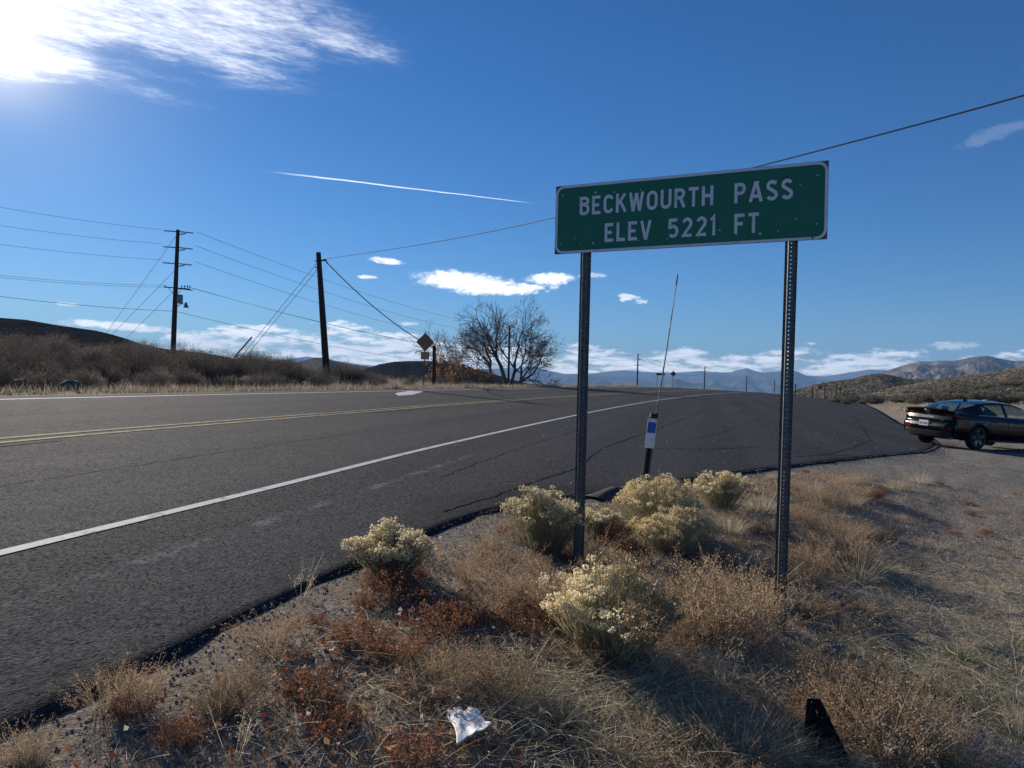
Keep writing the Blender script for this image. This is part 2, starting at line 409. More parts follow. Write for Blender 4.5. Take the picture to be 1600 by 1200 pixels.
def ground_fn(t, pos, obj):
    x, y, z = t.sep(pos)
    d = t.m('SQRT', t.add(t.mul(x, x), t.mul(y, y)))
    n = t.noise(pos, 1.4, 6, .62); n2 = t.noise(pos, 14, 6, .7); n3 = t.noise(pos, 0.25, 4)
    peb = t.voro(pos, 55, 'Color'); pd = t.voro(pos, 55, 'Distance'); peb2 = t.voro(pos, 22, 'Distance')
    soil = t.ramp(t.add(t.mul(n, .55), t.mul(n2, .45)), [(.3, (.09, .08, .068)), (.5, (.21, .18, .145)), (.72, (.38, .33, .26))])
    pc = t.ramp(t.sep(peb)[0], [(0, (.06, .055, .05)), (.5, (.21, .19, .165)), (.85, (.38, .35, .30)), (1, (.60, .56, .48))])
    near_c = t.mix(t.sm(n2, .42, .6), soil, pc)
    # brown litter among the weeds
    lit = t.ramp(t.noise(pos, 40, 4, .7), [(.3, (.08, .058, .042)), (.52, (.23, .17, .115)), (.72, (.47, .38, .27))])
    ang = t.m('DIVIDE', x, t.m('MAXIMUM', y, .5))
    lm = t.mul(t.sm(n, .36, .50), t.sm(y, 16, 9))
    near_c = t.mix(t.mul(lm, t.sm(ang, .62, .35, .35, .85)), near_c, lit)
    # pale dirt behind the car, straw and sage further out
    dirt = t.ramp(t.add(t.mul(n, .6), t.mul(n2, .4)), [(.35, (.22, .17, .12)), (.65, (.42, .33, .23))])
    far = t.ramp(t.add(t.mul(t.noise(pos, .9, 5, .7), .6), t.mul(n3, .4)), [(.38, (.06, .05, .04)), (.5, (.15, .12, .085)), (.66, (.26, .21, .15))])
    c = t.mix(t.mul(t.sm(y, 26, 46), t.sm(ang, .38, .5)), near_c, dirt)
    farm = t.m('MAXIMUM', t.mul(t.sm(y, 60, 90), 1.0), t.sm(ang, -.02, -.25))
    c = t.mix(t.mul(farm, t.m('MAXIMUM', t.sm(d, 10, 15), 0.0)), c, far)
    bigm = t.noise(t.comb(t.mul(x, .0006), t.mul(y, .002), 0), 1.0, 5, .6)
    plain = t.ramp(bigm, [(.35, (.13, .11, .085)), (.5, (.24, .20, .16)), (.65, (.42, .38, .31))])
    c = t.mix(t.sm(d, 900, 2500), c, plain)
    h = t.add(t.add(t.mul(n2, 1.0), t.mul(t.noise(pos, 75, 3, .7), .6)), t.mul(n, .8))
    return dict(col=c, nor=t.bump(h, .8, .02))
M_ground = pmat('ground_soil', ground_fn, .95, .15)

# ground sheet, fine near the camera and coarse far off
def polar_sheet():
    an = np.concatenate([np.linspace(-60, 60, 420), np.linspace(64, 296, 50)]) * PI / 180
    rad = np.concatenate([[0.0], np.geomspace(0.35, 26000, 300)])
    A, Rr = np.meshgrid(an, rad, indexing='ij')
    X = np.sin(A) * Rr; Y = np.cos(A) * Rr
    Z = zland(X, Y)
    return X, Y, Z
X, Y, Z = polar_sheet()
# lumps underfoot
def lump(X, Y):
    return (np.sin(X * 5.1 + np.sin(Y * 3.3)) * np.sin(Y * 4.7 + np.sin(X * 2.9)) * .018 + np.sin(X * 13 + Y * 4) * np.sin(Y * 11 - X * 3.5) * .008)
u_, v_, uc_ = uvw(X, Y)
offroad = np.where(uc_ < 9, sstep(edge_d(X, Y), 0.2, 0.9), (uc_ > 15.5) * 1.0)
Z = Z + lump(X, Y) * offroad * (1 - sstep(Y, 30, 60)) + 0.05 * offroad * np.sin(X * .5 + 1) * np.sin(Y * .43) * sstep(np.hypot(X, Y), 8, 25)
na, nr = X.shape
V = np.stack([X, Y, Z], -1).reshape(-1, 3)
i, j = np.meshgrid(np.arange(na), np.arange(nr - 1), indexing='ij'); i2 = (i + 1) % na
F = np.stack([i * nr + j, i2 * nr + j, i2 * nr + j + 1, i * nr + j + 1], -1).reshape(-1, 4)[:, ::-1]
g = link_mesh('ground', np_mesh('ground', V, F, [M_ground], smooth=True)); tag(g, kind='structure')

def zroad(x, y): return zpave(x, y) + 0.022 * sstep(y, 5.5, 10)
# ------------------------------------------------------------------ the road
def left_u(v): return 14.75 - road_off(v)
def road_sheet():
    vs_ = np.concatenate([np.arange(-8, 25, .25), np.arange(25, 60, .8), np.arange(60, 190, 2.0)])
    # the right-hand edge as u over v
    ue, ve, _ = uvw(_xx, _yy)
    rows = []
    for v in vs_:
        a = float(left_u(v)); b = float(np.interp(v, ve, ue))
        tt = np.linspace(0, 1, 90)
        uu = a + (b - a) * tt
        rows.append(np.stack([-DY * uu + DX * v, DX * uu + DY * v], -1))
    A = np.array(rows); Zp = zroad(A[..., 0], A[..., 1])
    G = np.concatenate([A, Zp[..., None] + .0], -1)
    # close the rims with a short face down
    lo = G[:, :1].copy(); lo[..., 2] -= .12; hi = G[:, -1:].copy(); hi[..., 2] -= .13
    rag = rng.normal(0, .02, len(vs_)); G[:, -1, 0] += rag
    G = np.concatenate([lo, G, hi], 1)
    n, m = G.shape[:2]
    i, j = np.meshgrid(np.arange(n - 1), np.arange(m - 1), indexing='ij')
    F = np.stack([i * m + j, (i + 1) * m + j, (i + 1) * m + j + 1, i * m + j + 1], -1).reshape(-1, 4)[:, ::-1]
    return G.reshape(-1, 3), F
V, F = road_sheet()
road_me = np_mesh('road', V, F, [M_asphalt])
_a = road_me.attributes.new('edge', 'FLOAT', 'POINT'); _a.data.foreach_set('value', (-edge_d(V[:, 0], V[:, 1])).astype(np.float32))
road = link_mesh('road', road_me); tag(road, kind='structure')
def strip(name, m, uc, w, v0, v1, lift=.004, jag=0.0, step=.4, parent=road, thick=0.0, wvar=0.0):
    mb = MB(); rows = []; v = v0; k = 0; ph = rng.uniform(0, 9)
    while v <= v1:
        c = uc(v) if callable(uc) else uc
        c = c + jag * (math.sin(v * .45 + ph) * .5 + rng.normal(0, .28))
        ww = w * (1 + wvar * rng.normal(0, .5)); ww = max(ww, w * .3)
        row = []
        for s in (-.5, .5):
            u = c + s * ww - float(road_off(np.array(v)))
            x, y = -DY * u + DX * v, DX * u + DY * v
            row.append((x, y, float(zroad(np.array(x), np.array(y))) + lift))
        rows.append(row[::-1]); v += step * (1 if v < 30 else 3); k += 1
    mb.grid(rows); return mb.build(name, m, parent)
strip('edge_line', M_white_paint, 3.6, .092, -6, 150, .004)
strip('edge_line', M_white_paint, 13.75, .15, -6, 150, .004)
strip('centre_line', M_yellow_paint, 7.62, .115, -6, 150, .006)
strip('centre_line', M_yellow_paint, 7.94, .115, -6, 150, .006)
# dark bands where old lines were ground off, beside the markers
for (a, b) in ((0.5, 7.2), (14.5, 19.5), (27, 33)):
    strip('ground_off_band', M_tar, 7.40, .16, a + 1, b, .004)
    strip('ground_off_band', M_tar, 8.14, .16, a, b - 1.0, .004)
strip('crack_and_shadow', M_tar, 5.35, .013, -5, 60, .004, .04, .12, wvar=.6)
strip('crack_and_shadow', M_tar, 6.45, .006, -5, 45, .004, .04, .12, wvar=.8)
strip('crack_and_shadow', M_tar, 10.6, .014, -5, 60, .004, .04, .15, wvar=.6)
strip('crack_and_shadow', M_tar, 2.62, .013, 7.2, 60, .004, .07, .12, wvar=.9)
def free_strip(name, m, pix, w, jag=.03, lift=.005, pave=True, parent=road):
    pts = [on_ground(a, b, pave) for a, b in pix]; out = []
    for a, b in zip(pts, pts[1:]):
        n = max(2, int((b - a).length / .09))
        for k in range(n): out.append(a.lerp(b, k / n))
    out.append(pts[-1]); rows = []
    for k, p in enumerate(out):
        d = out[min(k + 1, len(out) - 1)] - out[max(k - 1, 0)]; nrm2 = Vector((-d.y, d.x, 0)).normalized()
        o = rng.normal(0, jag * .35) + jag * 1.2 * math.sin(k * .11) * math.sin(k * .037); ww = w * .75 * (1 + .5 * rng.normal(0, .7)); ww = max(w * .3, ww)
        row = []
        for s in (.5, -.5):
            q = p + nrm2 * (o + s * ww); row.append((q.x, q.y, float(zroad(np.array(q.x), np.array(q.y))) + lift))
        rows.append(row[::-1])
    mb = MB(); mb.grid(rows); return mb.build(name, m, parent)
free_strip('crack_and_shadow', M_tar, [(690, 800), (800, 768), (892, 735), (948, 700), (1025, 672), (1100, 643), (1170, 628), (1215, 622)], .028)
free_strip('crack_and_shadow', M_tar, [(1090, 690), (1140, 672), (1185, 655), (1200, 648)], .018)
free_strip('crack_and_shadow', M_tar, [(1320, 632), (1338, 655), (1350, 672), (1360, 690), (1330, 702), (1290, 712), (1240, 716)], .035)
free_strip('crack_and_shadow', M_tar, [(1150, 628), (1163, 634), (1162, 642), (1140, 650)], .05)
free_strip('crack_and_shadow', M_tar, [(1015, 702), (1110, 705), (1175, 700), (1250, 708), (1350, 716)], .05, .06)
free_strip('crack_and_shadow', M_tar, [(1355, 640), (1375, 650), (1395, 662)], .03)
free_strip('crack_and_shadow', M_tar, [(640, 612), (700, 616), (760, 622), (880, 636)], .03)  # this one is a cast shadow across the lanes, painted as a dark strip
# the pale old arrow left on the far lane
ap = [on_ground(a, b, True) for a, b in ((617, 615.5), (640, 611.5), (663, 612), (655, 615), (644, 618), (622, 619.5))]
mb = MB(); mb.face([(p.x, p.y, float(zroad(np.array(p.x), np.array(p.y))) + .006) for p in ap][::-1]); mb.build('pale_arrow_patch', mat('pale_paint', (.45, .45, .45), .7), road)
# asphalt kerb running along the near edge
M_kerb = pmat('kerb_asphalt', lambda t, p, o: dict(col=t.ramp(t.noise(p, 60, 4, .7), [(.3, (.03, .03, .032)), (.7, (.095, .095, .098))]), nor=t.bump(t.noise(p, 90, 4, .7), .9, .01)), .85, .3)
def kerb(y0, y1, h=.010, w=.13, off=.01):
    mb = MB(); rows = []
    ys = np.arange(y0, y1, .08)
    for k, y in enumerate(ys):
        x = float(edge_x(y)); sl = float(np.interp(y, _yy, _sl)); nx, ny = Vector((1, -sl, 0)).normalized().xy
        endf = min(1, (k + .3) / 4, (len(ys) - k - .7) / 4); hh = h * endf * (1 + .12 * math.sin(y * 7) + rng.normal(0, .05))
        z0 = float(zroad(np.array(x), np.array(y)))
        row = []
        for (a, b) in ((-.02, -.05), (.03, .55), (.08, .95), (.15, 1.0), (.2, .7), (.25, -.4), (.30, -2.5)):
            qx, qy = x + nx * (a * w / .24 + off), y + ny * (a * w / .24 + off)
            row.append((qx, qy, z0 + b * hh))
        rows.append(row)
    mb.grid(rows); o = mb.build('kerb', M_kerb, None, smooth=True); tag(o, kind='structure'); return o
kerb(7.35, 8.2, .07, .2, -.05)

# raised lane markers, in pairs by the centre line
def marker(v, uc, gp):
    u = uc - float(road_off(np.array(v))); x, y = -DY * u + DX * v, DX * u + DY * v
    mb = MB(); z = float(zroad(np.array(x), np.array(y)))
    a, h = .055, .018
    b = [(-a, -a, 0), (a, -a, 0), (a, a, 0), (-a, a, 0)]; tp = [(-a * .7, -a * .55, h), (a * .7, -a * .55, h), (a * .7, a * .55, h), (-a * .7, a * .55, h)]
    mb.v = b + tp; mb.f = [(3, 2, 1, 0), (4, 5, 6, 7), (0, 1, 5, 4), (1, 2, 6, 5), (2, 3, 7, 6), (3, 0, 4, 7)]; mb.mi = [0] * 6
    o = mb.build('road_marker', mat('marker_cream', (.65, .58, .42), .4)); o.location = (x, y, z + .004); o.rotation_euler = (0, 0, -.25)
    return o
for (v, uc, lb) in ((4.25, 8.16, 'small raised cream marker, nearest one beyond the double yellow line'), (4.3, 7.38, 'small raised cream marker, nearest one on the near side of the double yellow line'),
                    (17.2, 8.16, 'small raised cream marker beyond the yellow lines, midway along the road'), (17.3, 7.38, 'small raised cream marker before the yellow lines, midway along the road'),
                    (30, 8.16, 'small raised cream marker beyond the yellow lines, near the tree shadow'), (30, 7.38, 'small raised cream marker before the yellow lines, near the tree shadow')):
    tag(marker(v, uc, 0), lb, 'road marker', 'raised markers beside the double yellow line')

# ------------------------------------------------------------------ hills and mountains
def hill(name, pts, Y, foot, depth, amp, m, nx=220, ny=30, fsc=1.0, seed=0, pw=1.1):
    px = np.linspace(pts[0][0], pts[-1][0], nx); py = np.interp(px, [p[0] for p in pts], [p[1] for p in pts])
    rows = []
    ts = list(np.linspace(0, 1, ny)) + [1.15, 1.5, 2.0]
    S = Y / 1150.0 * 60 * fsc
    for j, t in enumerate(ts):
        row = []
        for k in range(nx):
            c = P(px[k], py[k], Y)
            if t <= 1:
                yy = Y - depth * (1 - t); z = foot + (c.z - foot) * t ** pw
            else:
                yy = Y + depth * (t - 1); z = foot + (c.z - foot) * max(0, 1 - (t - 1) ** 1.3)
            q = Vector((c.x / Y * yy, yy, 0))
            n = mnoise.fractal(Vector((q.x / S, q.y / S * .6, seed * 7.3)), .9, 2.1, 5)
            n2 = 1 - abs(mnoise.noise(Vector((q.x / S * 1.3 + 5, q.y / S * .45, seed * 3.1)))) * 2
            wgt = (1 - t) * min(1, t * 4) if t <= 1 else 0
            z += (n * .5 + n2 * .5) * amp * wgt * 2 + (mnoise.noise(Vector((q.x / S * 12, q.y / S * 12, seed))) * amp * .03)
            row.append((q.x, q.y, z))
        rows.append(row)
    mb = MB(); mb.grid(rows); o = mb.build(name, m, None, smooth=True); tag(o, kind='structure'); return o
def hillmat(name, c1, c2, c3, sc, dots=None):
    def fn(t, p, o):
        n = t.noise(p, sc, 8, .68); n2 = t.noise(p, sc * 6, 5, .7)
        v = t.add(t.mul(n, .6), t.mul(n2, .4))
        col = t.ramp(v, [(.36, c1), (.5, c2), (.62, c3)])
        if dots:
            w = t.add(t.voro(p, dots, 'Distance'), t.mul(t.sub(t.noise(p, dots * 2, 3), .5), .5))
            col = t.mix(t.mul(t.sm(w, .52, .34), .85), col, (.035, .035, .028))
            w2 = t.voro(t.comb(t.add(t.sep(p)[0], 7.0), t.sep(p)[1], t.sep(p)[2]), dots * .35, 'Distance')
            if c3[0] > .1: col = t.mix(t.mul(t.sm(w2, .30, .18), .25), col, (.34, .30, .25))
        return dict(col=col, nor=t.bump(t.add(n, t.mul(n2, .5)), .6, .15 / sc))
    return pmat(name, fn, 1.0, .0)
M_hfar = hillmat('mountain_far', (.08, .08, .08), (.12, .12, .13), (.20, .19, .18), .0016)
M_hbig = hillmat('mountain_big', (.05, .045, .045), (.17, .14, .12), (.36, .30, .26), .004)
M_hill = hillmat('hill_sage', (.10, .082, .065), (.17, .14, .105), (.26, .21, .16), .03, .26)
M_hill2 = hillmat('hill_sage_near', (.11, .092, .065), (.20, .165, .115), (.30, .25, .175), .05, .45)
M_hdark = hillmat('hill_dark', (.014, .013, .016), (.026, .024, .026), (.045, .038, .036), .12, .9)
hill('far_mountains', [(380, 575), (405, 567), (440, 562), (480, 557), (520, 563), (560, 569), (620, 575), (700, 578), (780, 576), (815, 574), (832, 572), (852, 578), (880, 584), (905, 584), (930, 583),
      (952, 580), (977, 578), (1002, 581), (1040, 582.5), (1080, 581), (1095, 579.5), (1115, 581), (1140, 582), (1155, 577.5), (1167, 575), (1180, 579.5), (1195, 582.5), (1215, 582), (1235, 580),
      (1262, 587), (1290, 588), (1320, 583), (1340, 580), (1358, 577), (1385, 578), (1420, 585), (1500, 590), (1600, 592)], 15000, -113, 2600, 90, M_hfar, 300, 20, .35, 1)
hill('valley_mountains', [(800, 604), (830, 600), (870, 590), (905, 584), (930, 586), (960, 588), (1000, 591), (1030, 597), (1060, 599), (1085, 593), (1100, 589), (1115, 586), (1140, 588), (1160, 586),
      (1175, 585), (1185, 583), (1205, 581), (1222, 580), (1238, 579), (1248, 581), (1258, 586), (1275, 591), (1300, 594), (1330, 600), (1380, 606)], 11000, -113, 1800, 70, M_hfar, 240, 20, .4, 2)
hill('valley_hill', [(1020, 603), (1036, 600), (1048, 592), (1056, 591), (1066, 594), (1080, 598), (1100, 602), (1130, 604)], 7600, -113, 900, 25, M_hbig, 80, 14, .3, 3)
hill('big_mountain', [(1300, 600), (1340, 592), (1375, 582), (1402, 574), (1420, 568), (1436, 564), (1456, 565), (1465, 563.5), (1488, 563.5), (1500, 562), (1512, 559), (1530, 557), (1540, 556), (1552, 558),
      (1566, 561), (1585, 564), (1610, 563), (1660, 556), (1760, 560)], 4200, -60, 1500, 60, M_hbig, 240, 40, .4, 4)
hill('sage_hill', [(1215, 619), (1240, 610), (1255, 606), (1275, 600), (1303, 595.5), (1330, 592), (1348, 587), (1362, 584.5), (1376, 583.5), (1392, 586), (1410, 590.5), (1428, 592.5), (1450, 593),
      (1500, 596), (1600, 600)], 520, -14, 190, 3.5, M_hill, 220, 34, .5, 5, 1.0)
hill('near_sage_hill', [(1330, 628), (1350, 617), (1378, 609), (1400, 604), (1425, 600), (1465, 592), (1510, 586), (1555, 581), (1578, 576.5), (1600, 574), (1680, 566), (1800, 560)], 270, -6, 130, 2.2, M_hill2, 200, 34, .5, 6, 1.0)
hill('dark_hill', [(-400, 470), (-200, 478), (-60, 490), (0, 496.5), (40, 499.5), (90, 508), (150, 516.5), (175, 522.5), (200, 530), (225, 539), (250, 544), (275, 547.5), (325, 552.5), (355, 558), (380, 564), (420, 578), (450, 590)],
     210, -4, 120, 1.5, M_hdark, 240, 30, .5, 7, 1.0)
hill('cone_hill', [(400, 570), (440, 571), (463, 567), (483, 561), (493, 558.5), (505, 558.5), (518, 562), (541, 568.5), (575, 573), (620, 578), (680, 590)], 1500, -60, 500, 14, M_hill, 120, 24, .4, 8)
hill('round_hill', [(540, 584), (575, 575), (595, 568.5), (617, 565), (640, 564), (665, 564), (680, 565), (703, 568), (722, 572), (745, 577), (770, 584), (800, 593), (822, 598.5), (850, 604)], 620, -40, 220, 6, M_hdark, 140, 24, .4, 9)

# ------------------------------------------------------------------ haze
def haze_box():
    mb = MB(); mb.box((0, 8000, 320), (36000, 19000, 900)); 
    m = bpy.data.materials.new('haze'); m.use_nodes = True; t = Nt(m.node_tree); t.n.clear()
    pv_ = t.new('ShaderNodeVolumePrincipled'); pv_.inputs['Color'].default_value = (.33, .60, 1.0, 1); pv_.inputs['Density'].default_value = 7.0e-5
    pv_.inputs['Anisotropy'].default_value = 0.0
    o = t.new('ShaderNodeOutputMaterial'); t.l.new(pv_.outputs[0], o.inputs['Volume'])
    ob = mb.build('haze', m); tag(ob, kind='stuff'); return ob
haze_box()

# ------------------------------------------------------------------ lettering drawn as strokes of even width
def arc(cx, cy, rx, ry, a0, a1, n=12):
    return [(cx + rx * math.cos(R_(a0 + (a1 - a0) * k / n)), cy + ry * math.sin(R_(a0 + (a1 - a0) * k / n))) for k in range(n + 1)]
t_ = .085                                            # half a stroke; letters are 1 high
GL = {
 'B': (.62, [[(t_, t_), (t_, 1 - t_), (.33, 1 - t_)] + arc(.33, .755, .19, .16, 90, -90)[1:] + [(t_, .595)], [(.33, .55)] + arc(.33, .315, .215, .23, 90, -90) + [(t_, t_)]]),
 'E': (.55, [[(.53, 1 - t_), (t_, 1 - t_), (t_, t_), (.55, t_)], [(t_, .5), (.45, .5)]]),
 'C': (.62, [arc(.33, .68, .235, .235, 20, 180, 10) + arc(.33, .32, .235, .235, 180, 340, 10)]),
 'K': (.64, [[(t_, 0), (t_, 1)], [(.56, .98), (t_ + .02, .42)], [(.26, .60), (.60, .02)]]),
 'W': (.90, [[(.075, 1), (.25, .0)], [(.25, .0), (.45, .95)], [(.45, .95), (.65, .0)], [(.65, .0), (.825, 1)]]),
 'O': (.66, [arc(.33, .67, .24, .245, 0, 180, 12) + arc(.33, .33, .24, .245, 180, 360, 12) + [(.57, .67)]]),
 'U': (.64, [[(t_, 1)] + arc(.32, .31, .235, .225, 180, 360, 12) + [(.555, 1)]]),
 'R': (.64, [[(t_, 0), (t_, 1 - t_), (.33, 1 - t_)] + arc(.33, .715, .20, .20, 90, -90)[1:] + [(t_, .515)], [(.34, .5), (.58, .01)]]),
 'T': (.60, [[(.02, 1 - t_), (.58, 1 - t_)], [(.30, 1 - t_ * 2), (.30, 0)]]),
 'H': (.64, [[(t_, 0), (t_, 1)], [(.555, 0), (.555, 1)], [(t_ * 2, .5), (.47, .5)]]),
 'P': (.62, [[(t_, 0), (t_, 1 - t_), (.33, 1 - t_)] + arc(.33, .70, .20, .215, 90, -90)[1:] + [(t_ * 2, .485)]]),
 'A': (.74, [[(.075, 0), (.365, 1)], [(.375, 1), (.665, 0)], [(.18, .27), (.56, .27)]]),
 'S': (.62, [arc(.31, .72, .215, .195, 25, 205, 10) + [(.17, .60), (.42, .44)] + arc(.31, .28, .225, .195, 30, -155, 10)]),
 'L': (.53, [[(t_, 1), (t_, t_), (.53, t_)]]),
 'V': (.66, [[(.075, 1), (.325, 0)], [(.335, 0), (.585, 1)]]),
 '5': (.62, [[(.54, 1 - t_), (.13, 1 - t_), (.10, .56)] + arc(.30, .34, .235, .255, 118, -140, 14)]),
 '2': (.62, [arc(.31, .70, .215, .215, 165, -30, 12) + [(.10, t_), (.58, t_)]]),
 '1': (.34, [[(.04, .78), (.20, .95), (.20, 0)]]),
 'F': (.55, [[(t_, 0), (t_, 1 - t_), (.55, 1 - t_)], [(t_, .5), (.46, .5)]]),
 'N': (.64, [[(t_, 0), (t_, .98), (.555, .02), (.555, 1)]]),
 'D': (.64, [[(t_, t_), (t_, 1 - t_), (.28, 1 - t_)] + arc(.28, .5, .27, .415, 90, -90)[1:] + [(t_, t_)]]),
 'I': (.2, [[(.1, 0), (.1, 1)]]),
}
def stroke(mb, pts, h, mapf):
    """ribbon with mitred joints"""
    n = len(pts); closed = math.dist(pts[0], pts[-1]) < 1e-6
    L, Rr = [], []
    for k in range(n):
        a = Vector(pts[k]); 
        p = Vector(pts[k - 1]) if k else (Vector(pts[-2]) if closed else None)
        q = Vector(pts[k + 1]) if k < n - 1 else (Vector(pts[1]) if closed else None)
        d1 = (a - p).normalized() if p is not None else (q - a).normalized()
        d2 = (q - a).normalized() if q is not None else d1
        m = (d1 + d2); m = m.normalized() if m.length > .15 else d1
        nn = Vector((-m.y, m.x)); c = max(.55, nn.dot(Vector((-d1.y, d1.x))))
        L.append(a + nn * h / c); Rr.append(a - nn * h / c)
    for k in range(n - 1):
        mb.face([mapf(Rr[k]), mapf(Rr[k + 1]), mapf(L[k + 1]), mapf(L[k])])
def text_w(txt, sp=.17, word=.62):
    return sum((GL[c][0] + sp) if c != ' ' else word for c in txt) - sp
def letters(txt, x0, y0, hh, mapxy, m, parent, sp=.17, word=.62, name='letter', h=t_, lift=0.0):
    x = x0
    for c in txt:
        if c == ' ': x += word * hh; continue
        w, sts = GL[c]; mb = MB()
        for q, st in enumerate(sts):
            lz = lift + .0006 * q
            stroke(mb, st, h, lambda p, x=x, lz=lz: mapxy(x + p[0] * hh, y0 + p[1] * hh, lz))
        mb.build(name, m, parent); x += (w + sp) * hh

# ------------------------------------------------------------------ the pass sign
M_galv = pmat('galvanised_steel', lambda t, p, o: dict(col=t.ramp(t.add(t.mul(t.noise(p, 22, 5, .7), .6), t.mul(t.voro(p, 55, 'Distance'), .4)), [(.25, (.055, .058, .062)), (.55, (.12, .125, .13)), (.8, (.20, .205, .21))]),
              rough=t.add(.42, t.mul(t.noise(p, 40, 3), .25)), nor=t.bump(t.noise(p, 60, 4), .25, .004)), .5, .5, .65)
M_sgreen = pmat('sign_green', lambda t, p, o: dict(col=t.mix(t.mul(t.sm(t.noise(p, 5, 6, .7), .45, .7), .4), (.004, .150, .082), (.008, .115, .068)), rough=t.add(.38, t.mul(t.noise(p, 9, 4), .2))), .45, .5)
M_swhite = pmat('sign_white', lambda t, p, o: dict(col=t.mix(t.sm(t.noise(p, 12, 5, .7), .5, .75), (.74, .74, .76), (.58, .58, .58))), .5, .4)
M_alu = mat('sign_back_aluminium', (.10, .10, .11), .45, .6)
SW, SH = 2.285, .614
def plane_pts():
    D2 = 4.40
    A = P(866.5, 397.5, D2 * 1.162); B = P(1292.5, 373.5, D2)
    return A, B
A_, B_ = plane_pts()
ex = (B_ - A_); ex.z = 0; SWm = ex.length; ex.normalize()
yaw = math.atan2(ex.y, ex.x)
tilt = math.atan2(B_.z - A_.z, SWm)
sign = empty('pass_sign', (0, 0, 0), 0, 'wide green highway sign reading Beckwourth Pass elevation 5221 feet, on two steel posts', 'road sign')
base_mid = (A_ + B_) / 2; gb = gz_at(base_mid.x, base_mid.y)
sign.location = (base_mid.x, base_mid.y, gb); sign.rotation_euler = (0, 0, yaw)
pz = base_mid.z - gb                                  # bottom of the panel above the ground
Hs = .107 * 4.40
panel = empty('sign_panel', (0, 0, 0)); panel.parent = sign; panel.location = (0, 0, pz); panel.rotation_euler = (R_(-0.6), -tilt, 0)
w2 = SWm / 2
def rrect(x0, y0, x1, y1, r, n=7):
    o = []
    for cx, cy, a in ((x1 - r, y0 + r, -90), (x1 - r, y1 - r, 0), (x0 + r, y1 - r, 90), (x0 + r, y0 + r, 180)):
        o += arc(cx, cy, r, r, a, a + 90, n)
    return o
MX = Matrix(((1, 0, 0), (0, 0, -1), (0, 1, 0)))       # sign plane: x across, y up, z towards the viewer
mb = MB(); mb.prism([(-w2, 0), (w2, 0), (w2, Hs), (-w2, Hs)], -.004, 0, 0, MX); mb.build('backing_sheet', M_alu, panel)
# white border ring and green field
o1, i1 = rrect(-w2 + .002, .002, w2 - .002, Hs - .002, .058), rrect(-w2 + .018, .018, w2 - .018, Hs - .018, .044)
mb = MB(); n = len(o1)
for k in range(n):
    k2 = (k + 1) % n
    mb.face([MX @ Vector((*o1[k], .0012)), MX @ Vector((*o1[k2], .0012)), MX @ Vector((*i1[k2], .0012)), MX @ Vector((*i1[k], .0012))])
mb.build('border', M_swhite, panel)
mb = MB(); mb.face([MX @ Vector((*p, .0010)) for p in rrect(-w2 + .0175, .0175, w2 - .0175, Hs - .0175, .044)]); mb.build('green_field', M_sgreen, panel)
mp = lambda x, y, l: MX @ Vector((x, y, .0018 + l))
LH = .268 * Hs
def line(txt, y, cx, width, sp, word):
    w = text_w(txt, sp, word) * LH; f = width / w
    letters(txt, cx - width / 2, y, LH, lambda x, yy, l: mp(cx + (x - (cx - width / 2)) * f - width / 2, yy, l), M_swhite, panel, sp, word)
# positions along the panel read off the photograph (share of its width)
line('BECKWOURTH PASS', Hs * .545, (-.5 + .102 + .785 / 2) * SWm, .785 * SWm, .17, 1.0)
line('ELEV 5221 FT', Hs * .135, (-.5 + .206 + .570 / 2) * SWm, .570 * SWm, .19, .80)
# bolts and shot dents
def disc(mb, x, y, r, z=.0022, n=8, zh=.0):
    mb.face([mp(x + r * math.cos(2 * PI * k / n), y + r * math.sin(2 * PI * k / n), z - .0018) for k in range(n)])
M_dent = mat('bright_dent', (.55, .58, .58), .35, .5)
for (sx, sy, r) in ((.03, .86, .007), (.095, .83, .006), (.10, .70, .006), (.165, .86, .009), (.24, .84, .006), (.345, .84, .005), (.455, .81, .006), (.58, .80, .006), (.69, .79, .005), (.77, .80, .009), (.83, .80, .006),
                    (.965, .82, .006), (.91, .72, .005), (.90, .28, .006), (.965, .20, .006), (.025, .14, .006), (.085, .22, .005), (.16, .13, .009), (.105, .12, .006), (.235, .15, .005), (.34, .13, .005), (.45, .13, .006),
                    (.565, .12, .005), (.64, .20, .007), (.70, .13, .005), (.78, .12, .009), (.84, .14, .005)):
    mb = MB(); disc(mb, (sx - .5) * SWm, sy * Hs, r * .8); mb.build('dent', M_dent, panel)
for sx in (.095, .862):
    for sy in (.13, .86):
        mb = MB(); mb.tube([mp((sx - .5) * SWm, sy * Hs, 0), mp((sx - .5) * SWm, sy * Hs, .008)], .012, 10); mb.tube([mp((sx - .5) * SWm, sy * Hs, .007), mp((sx - .5) * SWm, sy * Hs, .013)], .007, 6)
        mb.build('bolt', mat('sign_bolt', (.012, .14, .085), .5, 0), panel)
mb = MB(); disc(mb, (.953 - .5) * SWm, .012, .006, .0035); mb.build('bullet_hole', mat('hole_black', (.005, .005, .005), .9), panel)

